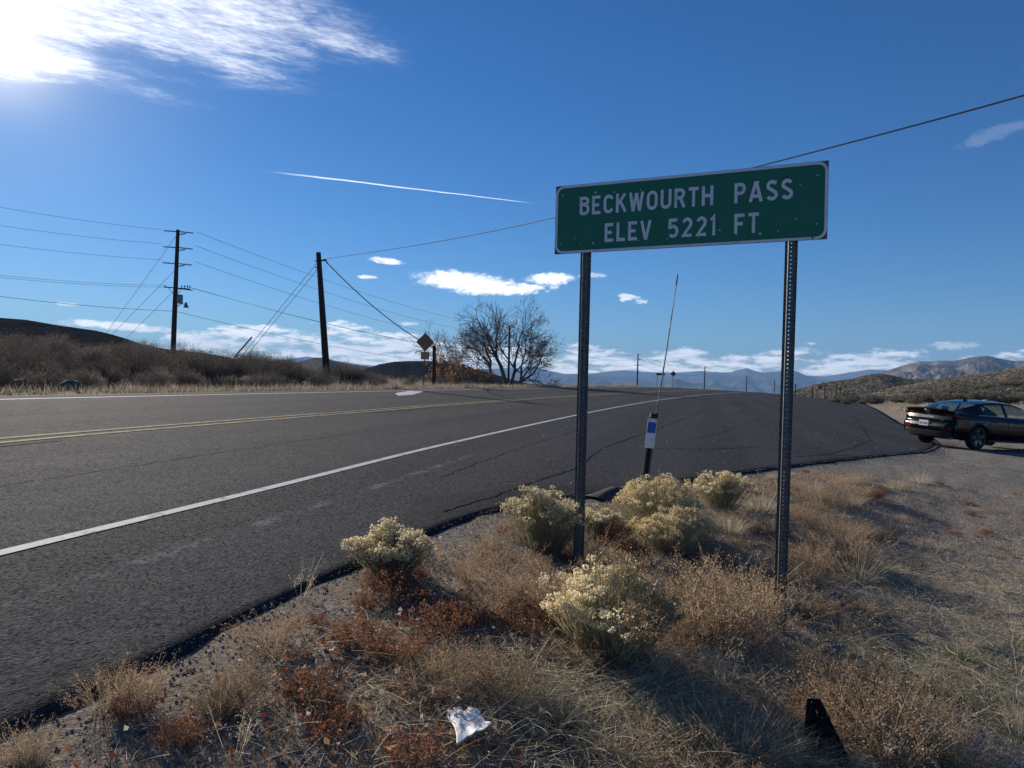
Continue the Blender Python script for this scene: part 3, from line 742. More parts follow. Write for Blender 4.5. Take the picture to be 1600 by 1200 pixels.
def perforated(mb, x0, x1, y, z0, z1, pitch=.0254, r=.0046, mi=0, th=.003):
    """a strip with a row of round holes up its middle"""
    xc = (x0 + x1) / 2; z = z0; n = 8
    while z < z1 - .001:
        zt = min(z + pitch, z1); zc = (z + zt) / 2
        sq = [(x1, zc), (x1, zt), (xc, zt), (x0, zt), (x0, zc), (x0, z), (xc, z), (x1, z)]
        ho = [(xc + r * math.cos(2 * PI * k / n), zc + r * math.sin(2 * PI * k / n)) for k in range(n)]
        for yy, rev in ((y, False), (y + th, True)):
            b = len(mb.v); mb.v += [(a, yy, c) for a, c in sq] + [(a, yy, c) for a, c in ho]
            for k in range(n):
                k2 = (k + 1) % n; f = (b + k, b + k2, b + n + k2, b + n + k)
                mb.f.append(f if rev else f[::-1]); mb.mi.append(mi)
        z = zt
def upost(name, parent, x, y, z0, z1, yaw_, backed, w=.074):
    """hat-shaped steel post: a perforated web, two slanting sides and two outer lips"""
    e = empty(name, (x, y, 0)); e.parent = parent; e.rotation_euler = (0, 0, yaw_)
    mb = MB(); a = w * .21; perforated(mb, -a, a, 0, z0, z1)
    mb.build('web', M_galv, e)
    mb = MB()
    for s in (-1, 1):
        prof = [(s * a, 0), (s * w * .31, .026), (s * w * .5, .027), (s * w * .5, .031), (s * w * .27, .031), (s * (a - .003 * 1), .003)]
        mb.prism(prof if s > 0 else prof[::-1], z0, z1)
    mb.build('flanges', M_galv, e)
    mb = MB()
    for s in (-1, 1):
        z = z0 + .2
        while z < z1 - .02:
            mb.box((s * w * .43, .0258, z), (.008, .003, .008)); z += .0254
    o = mb.build('flange_holes', mat('hole_dark', (.012, .012, .014), .9), e); o['kind'] = 'stuff'
    if backed:
        mb = MB(); mb.box((0, .017, (z0 + z1) / 2), (w * .5, .004, z1 - z0)); mb.build('hole_backing', mat('hole_backing_dark', (.012, .012, .014), .9), e)  # dark strip added behind the web so its holes read dark
    return e
for (ptop, pbot, backed) in (((913, 392), (900, 930), True), ((1236, 372), (1217.5, 1005), False)):
    # depth along the sign line at this column
    def depth_at(px):
        lo, hi = A_.copy(), B_.copy()
        best = None
        for k in range(400):
            p = lo.lerp(hi, k / 399); q = p - Vector((0, 0, EYE)); X_ = q.dot(_R) / q.dot(_F) * FPX + 800
            if best is None or abs(X_ - px) < best[0]: best = (abs(X_ - px), p)
        return best[1]
    p = depth_at(ptop[0]); lp = sign.matrix_world.inverted() if False else None
    dx = Vector((p.x - base_mid.x, p.y - base_mid.y, 0)); lx = dx.x * math.cos(yaw) + dx.y * math.sin(yaw)
    gpost = gz_at(p.x, p.y) - gb
    off = pz + lx * math.tan(tilt)
    e = upost('steel_post', sign, lx, .010, gpost - .35, off + Hs * .95, .10 if backed else 0.03, backed)
    # lean read from the photograph
    q = P(pbot[0], pbot[1], p.y) ; lean = math.atan2((ptop[0] - pbot[0]) - (pbot[1] - ptop[1]) * math.tan(ROLL), (pbot[1] - ptop[1]))
    e.rotation_euler = (0, lean, e.rotation_euler.z); 
    e.location.x = lx - math.tan(lean) * off

# ------------------------------------------------------------------ the snow-pole marker
def snow_pole():
    pb = on_ground(1004, 792); D = pb.y
    e = empty('marker_post', pb, 0, 'leaning steel marker post with a blue and white plate and a tall thin rod', 'marker post')
    top = P(1020, 652, D) - pb; tip = P(1059, 429, D - .1) - pb
    ax = top.normalized(); sx = Vector((1, 0, 0)); sx = (sx - ax * sx.dot(ax)).normalized(); sy = ax.cross(sx)
    Mm = Matrix((sx, sy, ax)).transposed()
    L = top.length; mb = MB(); w = .038
    prof = [(-w, .0), (-w * .55, 0), (-w * .4, .03), (w * .4, .03), (w * .55, 0), (w, 0), (w, .005), (w * .62, .005), (w * .45, .035), (-w * .45, .035), (-w * .62, .005), (-w, .005)]
    mb.prism(prof, -.25, L, 0, Mm); mb.build('channel', mat('marker_steel', (.10, .11, .11), .5, .5), e)
    mb = MB(); mb.prism([(-w * .38, .024), (w * .38, .024), (w * .38, .028), (-w * .38, .028)], -.2, L - .02, 0, Mm); mb.build('dark_insert', mat('dark_insert', (.01, .01, .011), .8), e)
    pl0 = L - .305; hw = .046
    def pm(x, z, d): return Mm @ Vector((x, -d, z))
    mb = MB(); b = [(-hw, pl0), (hw, pl0), (hw, L - .012), (-hw, L - .012)]
    for d in (.004,):
        mb.v = [tuple(pm(x, z, .001)) for x, z in b] + [tuple(pm(x, z, .004)) for x, z in b]
        mb.f = [(0, 1, 2, 3)[::-1], (4, 5, 6, 7), (0, 1, 5, 4), (1, 2, 6, 5), (2, 3, 7, 6), (3, 0, 4, 7)]; mb.mi = [0] * 6
    pl = mb.build('plate', M_swhite, e)
    mb = MB(); mb.face([pm(-hw * .88, L - .155, .005), pm(hw * .88, L - .155, .005), pm(hw * .88, L - .048, .005), pm(-hw * .88, L - .048, .005)]); mb.build('blue_reflector', mat('blue_reflector', (.012, .06, .42), .35), pl)
    for sx_, sz in ((-.8, L - .03), (.75, L - .035), (-.75, pl0 + .035), (.75, pl0 + .025)):
        mb = MB(); mb.tube([pm(sx_ * hw, sz, .004), pm(sx_ * hw, sz, .008)], .004, 6); mb.build('rivet', mat('rivet', (.02, .02, .02), .6), pl)
    mb = MB(); mb.box(Mm @ Vector((.012, .015, L + .015)), (.07, .05, .05), M=Mm); mb.box(Mm @ Vector((.03, .0, L + .03)), (.03, .03, .03), M=Mm); mb.build('clamp', mat('clamp_steel', (.03, .03, .03), .6, .4), e)
    mb = MB(); a = Mm @ Vector((.03, .012, L - .06)); mb.tube([a, a.lerp(tip, .5) + Vector((.004, 0, 0)), tip], [.008, .0065, .004], 8); mb.build('rod', pmat('rod_steel', lambda t, p, o: dict(col=t.ramp(t.noise(p, 9, 3), [(.42, (.03, .03, .03)), (.55, (.28, .28, .27))])), .5, .5, .3), e)
    mb = MB(); q = a.lerp(tip, .93); mb.tube([q, tip], [.008, .006], 8); mb.build('rod_tip', mat('rod_tip', (.015, .015, .015), .7), e)
snow_pole()

# ------------------------------------------------------------------ poles and wires
M_wood = pmat('pole_wood', lambda t, p, o: dict(col=t.ramp(t.noise(t.comb(t.mul(t.sep(o)[0], 22.0), t.mul(t.sep(o)[1], 22.0), t.mul(t.sep(o)[2], 1.2)), 1, 5, .7), [(.3, (.018, .013, .010)), (.7, (.075, .055, .042))]),
             nor=t.bump(t.noise(t.comb(t.mul(t.sep(o)[0], 40.0), t.mul(t.sep(o)[1], 40.0), t.mul(t.sep(o)[2], 1.5)), 1, 4, .7), .6, .01)), .9, .2)
M_insul = mat('insulator', (.05, .045, .045), .4)
M_wire = mat('wire_dark', (.02, .02, .022), .5, .3)
M_transf = mat('transformer_grey', (.16, .22, .20), .5, .3)
POLES = []
def pole_obj(top, basexy_z, r0, r1, label, group, parent_mats=M_wood, name='utility_pole', cat='utility pole'):
    base = basexy_z; e = empty(name, base, 0, label, cat, group)
    mb = MB(); t = top - base; mb.tube([(0, 0, -.5), t * .33, t * .66, t], [r0, r0 * .92 + r1 * .08, (r0 + r1) / 2, r1], 14); mb.build('shaft', M_wood, e, smooth=False)
    return e, t
def pole_top(px, py, Y): return P(px, py, Y)
# first tall pole
D1 = 61.0
tp = P(278, 359, D1); bs = P(269.5, 560, D1); bs.z = gz_at(bs.x, bs.y) - .1
e1, t1 = pole_obj(tp, bs, .21, .135, 'tallest dark wooden utility pole on the left bank with a transformer and lamp', 'utility poles along the road')
def along(t): return t1 * t
def axis_pt(py):                                     # point on the first pole at image height py
    k = (py - 359) / (560 - 359); return P(278 + (269.5 - 278) * k, py, D1) - bs
ldir = Vector((.93, .36, 0)).normalized()
for py in (366, 391, 416):
    a = axis_pt(py)
    mb = MB(); mb.tube([a, a + ldir * .35 + Vector((0, 0, .04)), a + ldir * .62 + Vector((0, 0, .12))], .045, 6); mb.build('bracket', M_insul, e1)
    for s, l in ((1, 1.0), (-1, .95)):
        mb = MB(); q0 = a + Vector((s * .12, 0, .22)); q1 = q0 + Vector((s * l * .9 + (.3 if s > 0 else -.2), 0, -.10 if s > 0 else .05))
        for k in range(7):
            c0 = q0.lerp(q1, k / 7); c1 = q0.lerp(q1, (k + .55) / 7); mb.tube([c0, c1], .055, 7)
        mb.tube([q0, q1], .018, 5); mb.build('insulator', M_insul, e1)
ca = axis_pt(450)
arm = MB(); ad = Vector((.95, .0, 0)) ; arm.tube([ca - ad * 1.0 + Vector((0, 0, .06)), ca + ad * 1.25 + Vector((0, 0, -.06))], .06, 4); arm.build('crossarm', M_wood, e1)
arm = MB(); arm.tube([ca - ad * .1 + Vector((0, .15, .0)), ca + ad * 1.35 + Vector((0, .3, -.12))], .055, 4); arm.build('crossarm', M_wood, e1)
for s in (-1, 1):
    mb = MB(); mb.tube([ca + ad * s * .62, ca + Vector((s * .1, 0, -.55))], .02, 5); mb.build('brace', M_insul, e1)
for k in (-.9, .55, .8, 1.05, 1.25):
    mb = MB(); q = ca + ad * k + Vector((0, 0, .02)); mb.tube([q, q + Vector((0, 0, .10)), q + Vector((0, 0, .16)), q + Vector((0, 0, .22))], [.02, .05, .035, .05], 7); mb.build('pin_insulator', M_insul, e1)
q = axis_pt(467); mb = MB(); mb.tube([q + Vector((.42, -.05, -.38)), q + Vector((.42, -.05, .30)), q + Vector((.42, -.05, .36))], [.24, .24, .15], 14); mb.build('transformer', M_transf, e1)
q = axis_pt(476); mb = MB(); mb.tube([q + Vector((.1, 0, -.25)), q + Vector((.5, 0, .08)), q + Vector((.85, 0, .06))], .03, 6); mb.build('lamp_arm', M_insul, e1)
mb = MB(); h0 = q + Vector((.93, 0, .14)); mb.tube([h0 + Vector((0, 0, .08)), h0, h0 + Vector((0, 0, -.18)), h0 + Vector((0, 0, -.36))], [.04, .10, .13, .24], 12); mb.build('lamp_head', mat('lamp_grey', (.12, .13, .13), .5), e1)

def wire(name, pts, r, label, cat='overhead wire', group='overhead wires along the pole line', sag=0.0, n=26, rel=None):
    pts = [Vector(p) for p in pts]; out = []
    if len(pts) == 2:
        for k in range(n + 1):
            t = k / n; p = pts[0].lerp(pts[1], t); p.z -= sag * 4 * t * (1 - t); out.append(p)
    else: out = pts
    o0 = out[0].copy(); mb = MB(); mb.tube([p - o0 for p in out], r, 5); o = mb.build(name, M_wire); o.location = o0
    return tag(o, label, cat, group)
# the line of poles running off beyond the tree
far = []
for (px, py, Y, lbl) in ((796.5, 508, 158, 'dark utility pole seen through the bare branches of the tree'), (997, 553, 300, 'utility pole just left of the leaning marker rod, with two crossarms'),
                         (1101.5, 573, 430, 'utility pole between the marker rod and the right sign post'), (1167, 588, 620, 'small distant utility pole left of the right sign post'),
                         (1210.5, 594, 780, 'small distant utility pole touching the left side of the right sign post'), (1243.5, 600, 900, 'smallest distant utility pole just right of the right sign post')):
    tp_ = P(px, py, Y); b_ = Vector((tp_.x - .01 * Y / 30, Y, tp_.z - 13.5))
    r = .17 + .0002 * Y
    e, t = pole_obj(tp_, b_, r * 1.25, r, lbl, 'utility poles along the road')
    mb = MB(); cz = t - Vector((0, 0, 4.6)); mb.tube([cz - Vector((1.2, 0, 0)), cz + Vector((1.2, 0, 0))], .07 + .0002 * Y, 4); mb.build('crossarm', M_wood, e)
    for dz in (.4, 2.4):
        mb = MB(); cz = t - Vector((0, 0, dz)); mb.tube([cz, cz + Vector((1.0, 0, .15))], .07 + .0001 * Y, 5); mb.build('bracket', M_insul, e)
    far.append((b_, t))
WR = .011
f0b, f0t = far[0]
names = ('top', 'second', 'third')
for k, (py, ye, dz) in enumerate(((366, 308, .35), (388, 341, 2.2), (413, 371, 4.0))):
    a = axis_pt(py - 3) + bs
    l0 = P(-260, ye - (36 if k == 0 else 34 if k == 1 else 30), 42)
    wire('overhead_wire', [a + Vector((-1.3, 0, .2)), l0], WR, '%s single wire running left from the tallest pole' % names[k], sag=.35)
    wire('overhead_wire', [a + Vector((1.5, 0, .1)), f0b + f0t - Vector((-.8, 0, dz))], WR + .004, '%s single wire from the tallest pole to the pole behind the tree' % names[k], sag=1.6)
for k, dz in enumerate((0.0, .16)):
    wire('overhead_wire', [ca + bs + Vector((-1.0 + dz, 0, .2 - dz)), P(-260, 396 + k * 4, 42)], .011, '%s of the two close wires running left from the crossarm' % ('upper', 'lower')[k], sag=.4)
for k in range(3):
    wire('overhead_wire', [ca + bs + Vector((.7 + k * .25, .1 * k, .18 - k * .05)), f0b + f0t - Vector((-.6 + k * .5, 0, 5.4))], .011, '%s of three thin wires from the crossarm towards the tree' % ('upper', 'middle', 'lower')[k], sag=1.5)
a = axis_pt(486) + bs
wire('overhead_wire', [a, P(-260, 424, 42)], .016, 'lowest heavy wire running left from the tallest pole', sag=.4)
wire('overhead_wire', [a, f0b + f0t - Vector((0, 0, 8.2))], .018, 'lowest heavy wire from the tallest pole towards the tree', sag=1.6)
for k in range(3):                                     # the run from pole to pole beyond
    for i in range(len(far) - 2):
        b0, t0 = far[i]; b1, t1_ = far[i + 1]; dz = (.35, 2.2, 4.4)[k]
        o = wire('overhead_wire', [b0 + t0 + Vector((.8, 0, -dz)), b1 + t1_ + Vector((.8, 0, -dz))], .02 + .00006 * b0.y, 'faint %s wire between two distant poles beyond the road' % names[k], sag=2.2, group='faint wires beyond the crest')
for k, (py, ex_, ey) in enumerate(((365, 172, 512), (420, 176, 522), (452, 196, 530))):
    a = axis_pt(py) + bs; b = P(ex_, ey, 66); d = (b - a); b = a + d * 1.12
    wire('guy_wire', [a, b], .014, ('longest', 'middle', 'shortest')[k] + ' slanting guy wire left of the tallest pole', 'guy wire', 'guy wires of the tall pole', 0)
# leaning pole across the road
D2_ = 44.0
tp2 = P(497.5, 394.5, D2_); bs2 = P(511, 600, D2_ + .2); bs2.z = gz_at(bs2.x, bs2.y) - .1
mbp = P(510.5, 590, D2_)
e2 = empty('utility_pole', bs2, 0, 'thick dark leaning pole without crossarms across the road', 'utility pole', 'utility poles along the road')
mb = MB(); t2 = tp2 - bs2; mb.tube([t2 * -.03, t2 * .5, t2], [.215, .185, .14], 14); mb.build('shaft', M_wood, e2)
def ax2(py):
    k = (py - 394.5) / (600 - 394.5); return P(497.5 + (511 - 497.5) * k, py, D2_)
mb = MB(); q = ax2(407) - bs2; mb.tube([q, q + Vector((.42, 0, .02))], .05, 6); mb.tube([q + Vector((.3, 0, .1)), q + Vector((.45, 0, .02)), q + Vector((.5, 0, -.2))], .03, 6); mb.build('bracket', M_insul, e2)
for py in (407, 417):
    mb = MB(); q = ax2(py) - bs2; mb.tube([q, q - Vector((.25, 0, .05))], .035, 6); mb.build('eye_bolt', M_insul, e2)
# the thick cable that passes behind the sign and over the turnout
ca_pts = []
cps = [(505, 405, D2_), (700, 379.5, 29.5), (865, 341.5, 22.4), (1030, 301, 18.0), (1190, 258, 15.2), (1400, 205, 12.6), (1600, 149.5, 10.9), (1800, 92, 9.4)]
for (a, b, c), (a2, b2, c2) in zip(cps, cps[1:]):
    for k in range(6):
        t = k / 6; iy = (1 / c) * (1 - t) + (1 / c2) * t; ca_pts.append(P(a + (a2 - a) * t, b + (b2 - b) * t, 1 / iy))
for _ in range(30): ca_pts = [ca_pts[0]] + [(p + q * 2 + r) / 4 for p, q, r in zip(ca_pts, ca_pts[1:], ca_pts[2:])] + [ca_pts[-1]]
wire('overhead_cable', ca_pts, .0145, 'thick black cable rising from the leaning pole and passing behind the green sign', 'cable', 'cables of the leaning pole')
# short stub and its guy
sb = P(678.5, 575, 50.5); sb.z = gz_at(sb.x, sb.y)
st = P(678.5, 540, 50.5) - sb
e3, _ = pole_obj(sb + st, sb, .13, .12, 'short wooden stub post just right of the brown diamond sign back', None, name='stub_post', cat='post')
wire('guy_wire', [ax2(408) + Vector((.4, 0, 0)), sb + st * .93], .030, 'dark cable slanting down from the leaning pole to the stub post', 'cable', 'cables of the leaning pole', .45)
wire('guy_wire', [ax2(407), P(362, 562, 50) + Vector((0, 0, -.6))], .014, 'upper slanting guy wire left of the leaning pole', 'guy wire', 'guy wires of the leaning pole', 0)
wire('guy_wire', [ax2(417), P(366, 566, 50) + Vector((0, 0, -.6))], .014, 'lower slanting guy wire left of the leaning pole', 'guy wire', 'guy wires of the leaning pole', 0)
mb = MB(); a = P(393, 527, 48.7); b = P(366, 558, 49.9); o = mb; mb.tube([(0, 0, 0), b - a], .06, 6); o = mb.build('guy_guard', mat('guard_grey', (.12, .12, .12), .6)); o.location = a
tag(o, 'dark guard sleeve round the foot of the guy wires left of the leaning pole', 'guy guard')

# ------------------------------------------------------------------ far signs
M_backsign = pmat('sign_back_brown', lambda t, p, o: dict(col=t.ramp(t.noise(p, 3, 4), [(.3, (.20, .105, .06)), (.7, (.30, .16, .095))])), .6, .3)
M_spost = mat('sign_post_rust', (.22, .08, .05), .7, .2)
def diamond_sign(px, pyc, Y, size, pbase, label, face=None, plate=None, post_r=.04, group=None, postm=None, yawd=0.0, name='diamond_sign'):
    c = P(px, pyc, Y); b = P(px - 3 * (pbase - pyc) / 80, pbase, Y)
    e = empty(name, b, R_(yawd), label, 'road sign', group); top = c - b; Rz = Matrix.Rotation(-R_(yawd), 3, 'Z'); top = Rz @ top
    mb = MB(); mb.tube([(0, .05, -.3), top + Vector((0, .05, size * .55))], post_r, 6); mb.build('post', postm or M_spost, e)
    mb = MB(); s = size / 2; r = s * .06
    pol = [(s - r, -r), (s - r, r), (r, s - r), (-r, s - r), (-(s - r), r), (-(s - r), -r), (-r, -(s - r)), (r, -(s - r))]
    mb.prism(pol, .0, .01, 0, Matrix(((1, 0, 0), (0, 0, 1), (0, 1, 0))).to_3x3())
    o = mb.build('sign_plate', face or M_backsign, e); o.location = top
    return e, top
e, tpos = diamond_sign(664.5, 534.5, 49.6, 1.27, 606, 'brown back of a diamond road sign with a small plate below, across the road', yawd=20)
mb = MB(); mb.box((0, .0, 0), (.58, .012, .50)); o = mb.build('lower_plate', pmat('plate_tan', lambda t, p, o: dict(col=t.ramp(t.noise(p, 4, 3), [(.3, (.34, .20, .09)), (.7, (.42, .27, .14))])), .6), e); o.location = tpos + Vector((0, 0, -.92))
mb = MB(); mb.box((.05, -.02, 0), (.15, .05, .26)); mb.box((.05, -.05, -.02), (.10, .02, .10)); o = mb.build('amber_reflector', mat('amber', (.75, .22, .02), .3), e); o.location = tpos + Vector((.05, 0, -1.42))
for sx in (-1, 1):
    mb = MB(); mb.tube([(sx * .05, .03, .0), (sx * .42, .03, 0)], .02, 4); o = mb.build('brace_bar', M_spost, e); o.location = tpos + Vector((0, -.03, 0))
M_dsign = mat('dark_sign_back', (.05, .07, .06), .6)
diamond_sign(1052, 584, 150, 1.25, 606, 'dark back of a diamond sign beyond the crest, right of the marker rod', face=M_dsign, post_r=.06, postm=M_dsign, yawd=10)
diamond_sign(1281.5, 605, 132, 1.0, 619, 'brown back of a diamond sign in the fence line beyond the turnout', post_r=.06)
M_ylw = mat('yellow_sign', (.62, .36, .02), .5)
e, tpos = diamond_sign(1313, 608, 122, 1.0, 620.5, 'yellow diamond warning sign with a black arrow beyond the turnout', face=M_ylw, post_r=.05)
mb = MB(); mb.face([(-.05, -.01, -.28), (.06, -.01, -.28), (.06, -.01, .05), (.2, -.01, .05), (.02, -.01, .32), (-.16, -.01, .05), (-.05, -.01, .05)]); o = mb.build('arrow', mat('sign_black', (.01, .01, .01), .6), e); o.location = tpos
def double_sign():
    b = P(1032, 606, 150); e = empty('guide_sign', b, 0, 'low wide dark guide sign on two posts, beside the marker rod beyond the crest', 'road sign')
    for px in (1027, 1037.5):
        q = P(px, 585, 150) - b; mb = MB(); mb.tube([(q.x, .05, -.3), (q.x, .05, q.z)], .055, 6); mb.build('post', M_spost, e)
    q = P(1032, 584.5, 150) - b; mb = MB(); mb.box(q, (1.75, .04, .5)); mb.build('sign_plate', mat('green_back', (.06, .075, .05), .6), e)
    mb = MB(); mb.box(q + Vector((0, -.025, .0)), (1.5, .01, .06)); mb.build('stiffener', M_alu, e)
double_sign()
# fence posts in a row beyond the turnout
def fence_post(px, pyt, pyb, Y, lbl, r, name='fence_post', cat='fence post', group='thin posts beyond the turnout'):
    b = P(px, pyb, Y); t = P(px + 1.2 * (pyb - pyt) / 60, pyt, Y) - b; mb = MB(); mb.tube([(0, 0, -.3), t * .5, t], [r, r, r * .85], 6)
    o = mb.build(name, M_wood); o.location = b; tag(o, lbl, cat, group)
for (px, a, b, Y, r) in ((1248, 611, 619, 150, .05), (1257, 608, 620, 148, .06), (1277, 609, 620, 140, .05), (1299, 611, 621, 130, .05), (1324, 612, 621, 120, .05), (1337, 611, 622, 118, .06), (1342, 608, 622, 116, .05), (1381, 607, 622, 110, .06)):
    fence_post(px, a, b, Y, 'thin short dark fence post beyond the far end of the turnout', r)
for (px, a, b, Y, r, l) in ((1242.5, 600, 619, 150, .09, 'tall dark wooden post just right of the right sign post, beyond the turnout'), (1269, 602, 619, 140, .09, 'tall wooden post left of the brown diamond sign back'),
                            (1288.5, 604, 620, 132, .09, 'wooden post just right of the brown diamond sign back'), (1307, 599, 620.5, 124, .08, 'tall wooden post just left of the yellow warning sign'),
                            (1320, 601, 621, 120, .08, 'tall wooden post just right of the yellow warning sign')):
    fence_post(px, a, b, Y, l, r, 'wooden_post', 'post', 'tall posts beyond the turnout')

# ------------------------------------------------------------------ plants as soups of small faces
def unit(a): return a / np.maximum(np.linalg.norm(a, axis=-1, keepdims=True), 1e-9)
class Soup:
    def __init__(s): s.V = []; s.F = []; s.T = []; s.M = []; s.n = 0
    def add(s, V, F, T, mi=0):
        s.V.append(V); s.F.append(F + s.n); s.T.append(T); s.M.append(np.full(len(F), mi)); s.n += len(V)
    def blades(s, P0, D, L, W, B, nseg=3, mi=0, t0=0.0, t1=1.0, taper=1.0, rg=rng, tip=False):
        """strips from P0 along D, bending by B; returns the axis points"""
        N = len(P0); D = unit(D); side = unit(np.cross(D, rg.normal(0, 1, (N, 3)))); L = np.broadcast_to(L, (N,)); W = np.broadcast_to(W, (N,))
        rows = []; ax = []
        for k in range(nseg + 1):
            t = k / nseg; c = P0 + D * (L * t)[:, None] + B * (L * t * t)[:, None]; w = (W * (1 - taper * t * .9) * .5)[:, None]
            rows += [c - side * w, c + side * w]; ax.append(c)
        V = np.stack(rows, 1).reshape(-1, 3); m = 2 * (nseg + 1); b = (np.arange(N) * m)[:, None]
        F = np.concatenate([np.stack([b[:, 0] + 2 * k, b[:, 0] + 2 * k + 1, b[:, 0] + 2 * k + 3, b[:, 0] + 2 * k + 2], -1) for k in range(nseg)])
        T = np.repeat(rg.uniform(t0, t1, N), m); s.add(V, F, T, mi); return ax
    def flakes(s, C, sz, mi=0, t0=0.0, t1=1.0, flat=None, asp=.7, rg=rng, curl=0.0):
        N = len(C); a = unit(rg.normal(0, 1, (N, 3))); 
        if flat is not None: a = unit(a * np.array([1, 1, flat]))
        b = unit(np.cross(a, rg.normal(0, 1, (N, 3)))) 
        if flat is not None: b = unit(b * np.array([1, 1, flat]))
        sz = np.broadcast_to(sz, (N,))[:, None]; a = a * sz; b = b * sz * asp
        n = unit(np.cross(a, b)) * sz * curl
        V = np.stack([C - a, C - b + n * .0, C + a, C + b], 1); V[:, 0] += n; V[:, 2] += n
        F = np.arange(N * 4).reshape(N, 4); s.add(V.reshape(-1, 3), F, np.repeat(rg.uniform(t0, t1, N), 4), mi)
    def mesh(s, name, mats):
        return np_mesh(name, np.concatenate(s.V), np.concatenate(s.F), mats, np.concatenate(s.T), np.concatenate(s.M))
def lin(*c): return tuple(c)
L_stem = leafmat('brush_stem', [(0, (.17, .15, .09)), (.5, (.30, .28, .17)), (1, (.46, .40, .26))], .35)
L_flow = leafmat('brush_flower', [(0, (.22, .13, .07)), (.22, (.36, .24, .13)), (.30, (.64, .52, .28)), (.6, (.90, .77, .46)), (1, (.95, .88, .66))], .5)
L_flowy = leafmat('brush_flower_gold', [(0, (.40, .29, .13)), (.5, (.68, .53, .28)), (1, (.86, .75, .50))], .5)
L_weed = leafmat('weed_brown', [(0, (.16, .10, .055)), (.4, (.34, .225, .13)), (.8, (.54, .39, .24)), (1, (.76, .61, .42))], .48)
L_red = leafmat('weed_rust', [(0, (.13, .05, .025)), (.5, (.25, .10, .05)), (1, (.42, .22, .11))], .4)
L_straw = leafmat('straw', [(0, (.26, .21, .13)), (.5, (.50, .42, .28)), (1, (.74, .66, .50))], .45)
L_green = leafmat('grass_green', [(0, (.06, .095, .03)), (.5, (.13, .17, .065)), (1, (.30, .30, .15))], .45)
L_grey = leafmat('sage_grey', [(0, (.07, .064, .05)), (.5, (.15, .135, .10)), (1, (.29, .25, .18))], .4)
L_twig = leafmat('twig_dark', [(0, (.06, .045, .035)), (.6, (.13, .10, .08)), (1, (.24, .19, .15))], .2)
L_leaf = leafmat('dead_leaf', [(0, (.20, .045, .02)), (.3, (.38, .11, .045)), (.55, (.32, .17, .09)), (.80, (.50, .24, .07)), (.86, (.50, .42, .32)), (1, (.72, .66, .56))], .3)
L_duff = leafmat('duff', [(0, (.09, .06, .04)), (.35, (.27, .19, .12)), (.7, (.55, .43, .29)), (1, (.90, .82, .64))], .35)

def hemi_dirs(N, spread, rg):
    th = rg.uniform(0, 2 * PI, N); r = np.sqrt(rg.uniform(0, 1, N)) * spread
    return th, r
def make_rabbitbrush(R, H, seed, flow, dens=1.0, lop=(0, 0), headf=1.0):
    rg = np.random.default_rng(seed); stems = Soup(); heads = Soup()
    N = int(560 * dens); th, r = hemi_dirs(N, 1.0, rg)
    noise_r = 1 + .20 * np.sin(th * 2 + seed) + .16 * np.sin(th * 5 + seed * 2)
    x = np.cos(th) * r * R * noise_r; y = np.sin(th) * r * R * noise_r
    z = H * np.sqrt(np.clip(1 - .62 * r ** 2.4, .04, 1)) * rg.uniform(.78, 1.06, N) * (1 + .20 * np.sin(x / R * 3.4 + seed) * np.cos(y / R * 3.7 + seed * 2) + .08 * np.sin(x / R * 9) * np.sin(y / R * 8 + 1))
    x += lop[0] * z; y += lop[1] * z
    tip = np.stack([x, y, z], -1); base = np.stack([x * .22 + rg.normal(0, .02, N), y * .22 + rg.normal(0, .02, N), np.full(N, -.03)], -1)
    dv = tip - base; L = np.linalg.norm(dv, axis=1); up = np.array([0, 0, 1.0])
    D = unit(dv); B = (unit(dv) * 0 + up * .18) ; Dd = unit(dv / L[:, None] - B)
    stems.blades(base, Dd, L, .0045, (dv / L[:, None] - Dd), 4, 0, 0, .8, .5, rg)
    # side twigs and narrow leaves in the upper half
    for f in (.45, .6, .75, .88):
        q = base + Dd * (L * f)[:, None] + (dv / L[:, None] - Dd) * (L * f * f)[:, None]
        d2 = unit(dv) + rg.normal(0, .42, (N, 3)) + up * .35
        stems.blades(q, d2, rg.uniform(.04, .11, N) * H / .5, .0032, rg.normal(0, .08, (N, 3)), 2, 0, .1, 1, .6, rg)
    # flower clusters
    sel = rg.uniform(0, 1, N) < (.22 + .36 * r) * headf * (.4 + 1.1 * (np.sin(x / R * 3.3 + seed) * np.sin(y / R * 3.1 + seed * 1.7) > -.25))
    sel &= (z > H * .55) | (rg.uniform(0, 1, N) < .12)
    C = tip[sel]; m = len(C)
    k = 42; cc = np.repeat(C, k, 0); o = unit(rg.normal(0, 1, (m * k, 3))) * (rg.uniform(.3, 1, (m * k, 1)) ** .5) * np.repeat(rg.uniform(.018, .036, m), k)[:, None]
    o[:, 2] = o[:, 2] * .65 + .005
    br_ = (seed == 42) & (cc[:, 0] > R * .08) & (rg.uniform(0, 1, m * k) < .88); cc = cc + o
    heads.flakes(cc[~br_], rg.uniform(.0042, .0085, (~br_).sum()), 0, .28, 1, None, .6, rg)
    if br_.any(): heads.flakes(cc[br_], rg.uniform(.004, .008, br_.sum()), 0, 0, .26, None, .6, rg)
    # smaller heads just below
    q = tip + rg.normal(0, .035, (N, 3)) - np.array([0, 0, .03]); k = 4; cc = np.repeat(q, k, 0); heads.flakes(cc + rg.normal(0, .011, (N * k, 3)), rg.uniform(.003, .006, N * k), 0, .1, .5, None, .6, rg)
    return stems.mesh('stems', [L_stem]), heads.mesh('flower_heads', [flow])
def place_parts(name, parts, loc, rz=0, sc=1.0, label=None, cat=None, group=None, scz=None):
    e = empty(name, loc, rz, label, cat, group); e.scale = (sc, sc, scz or sc)
    for nm, me in parts: link_mesh(nm, me, e)
    return e
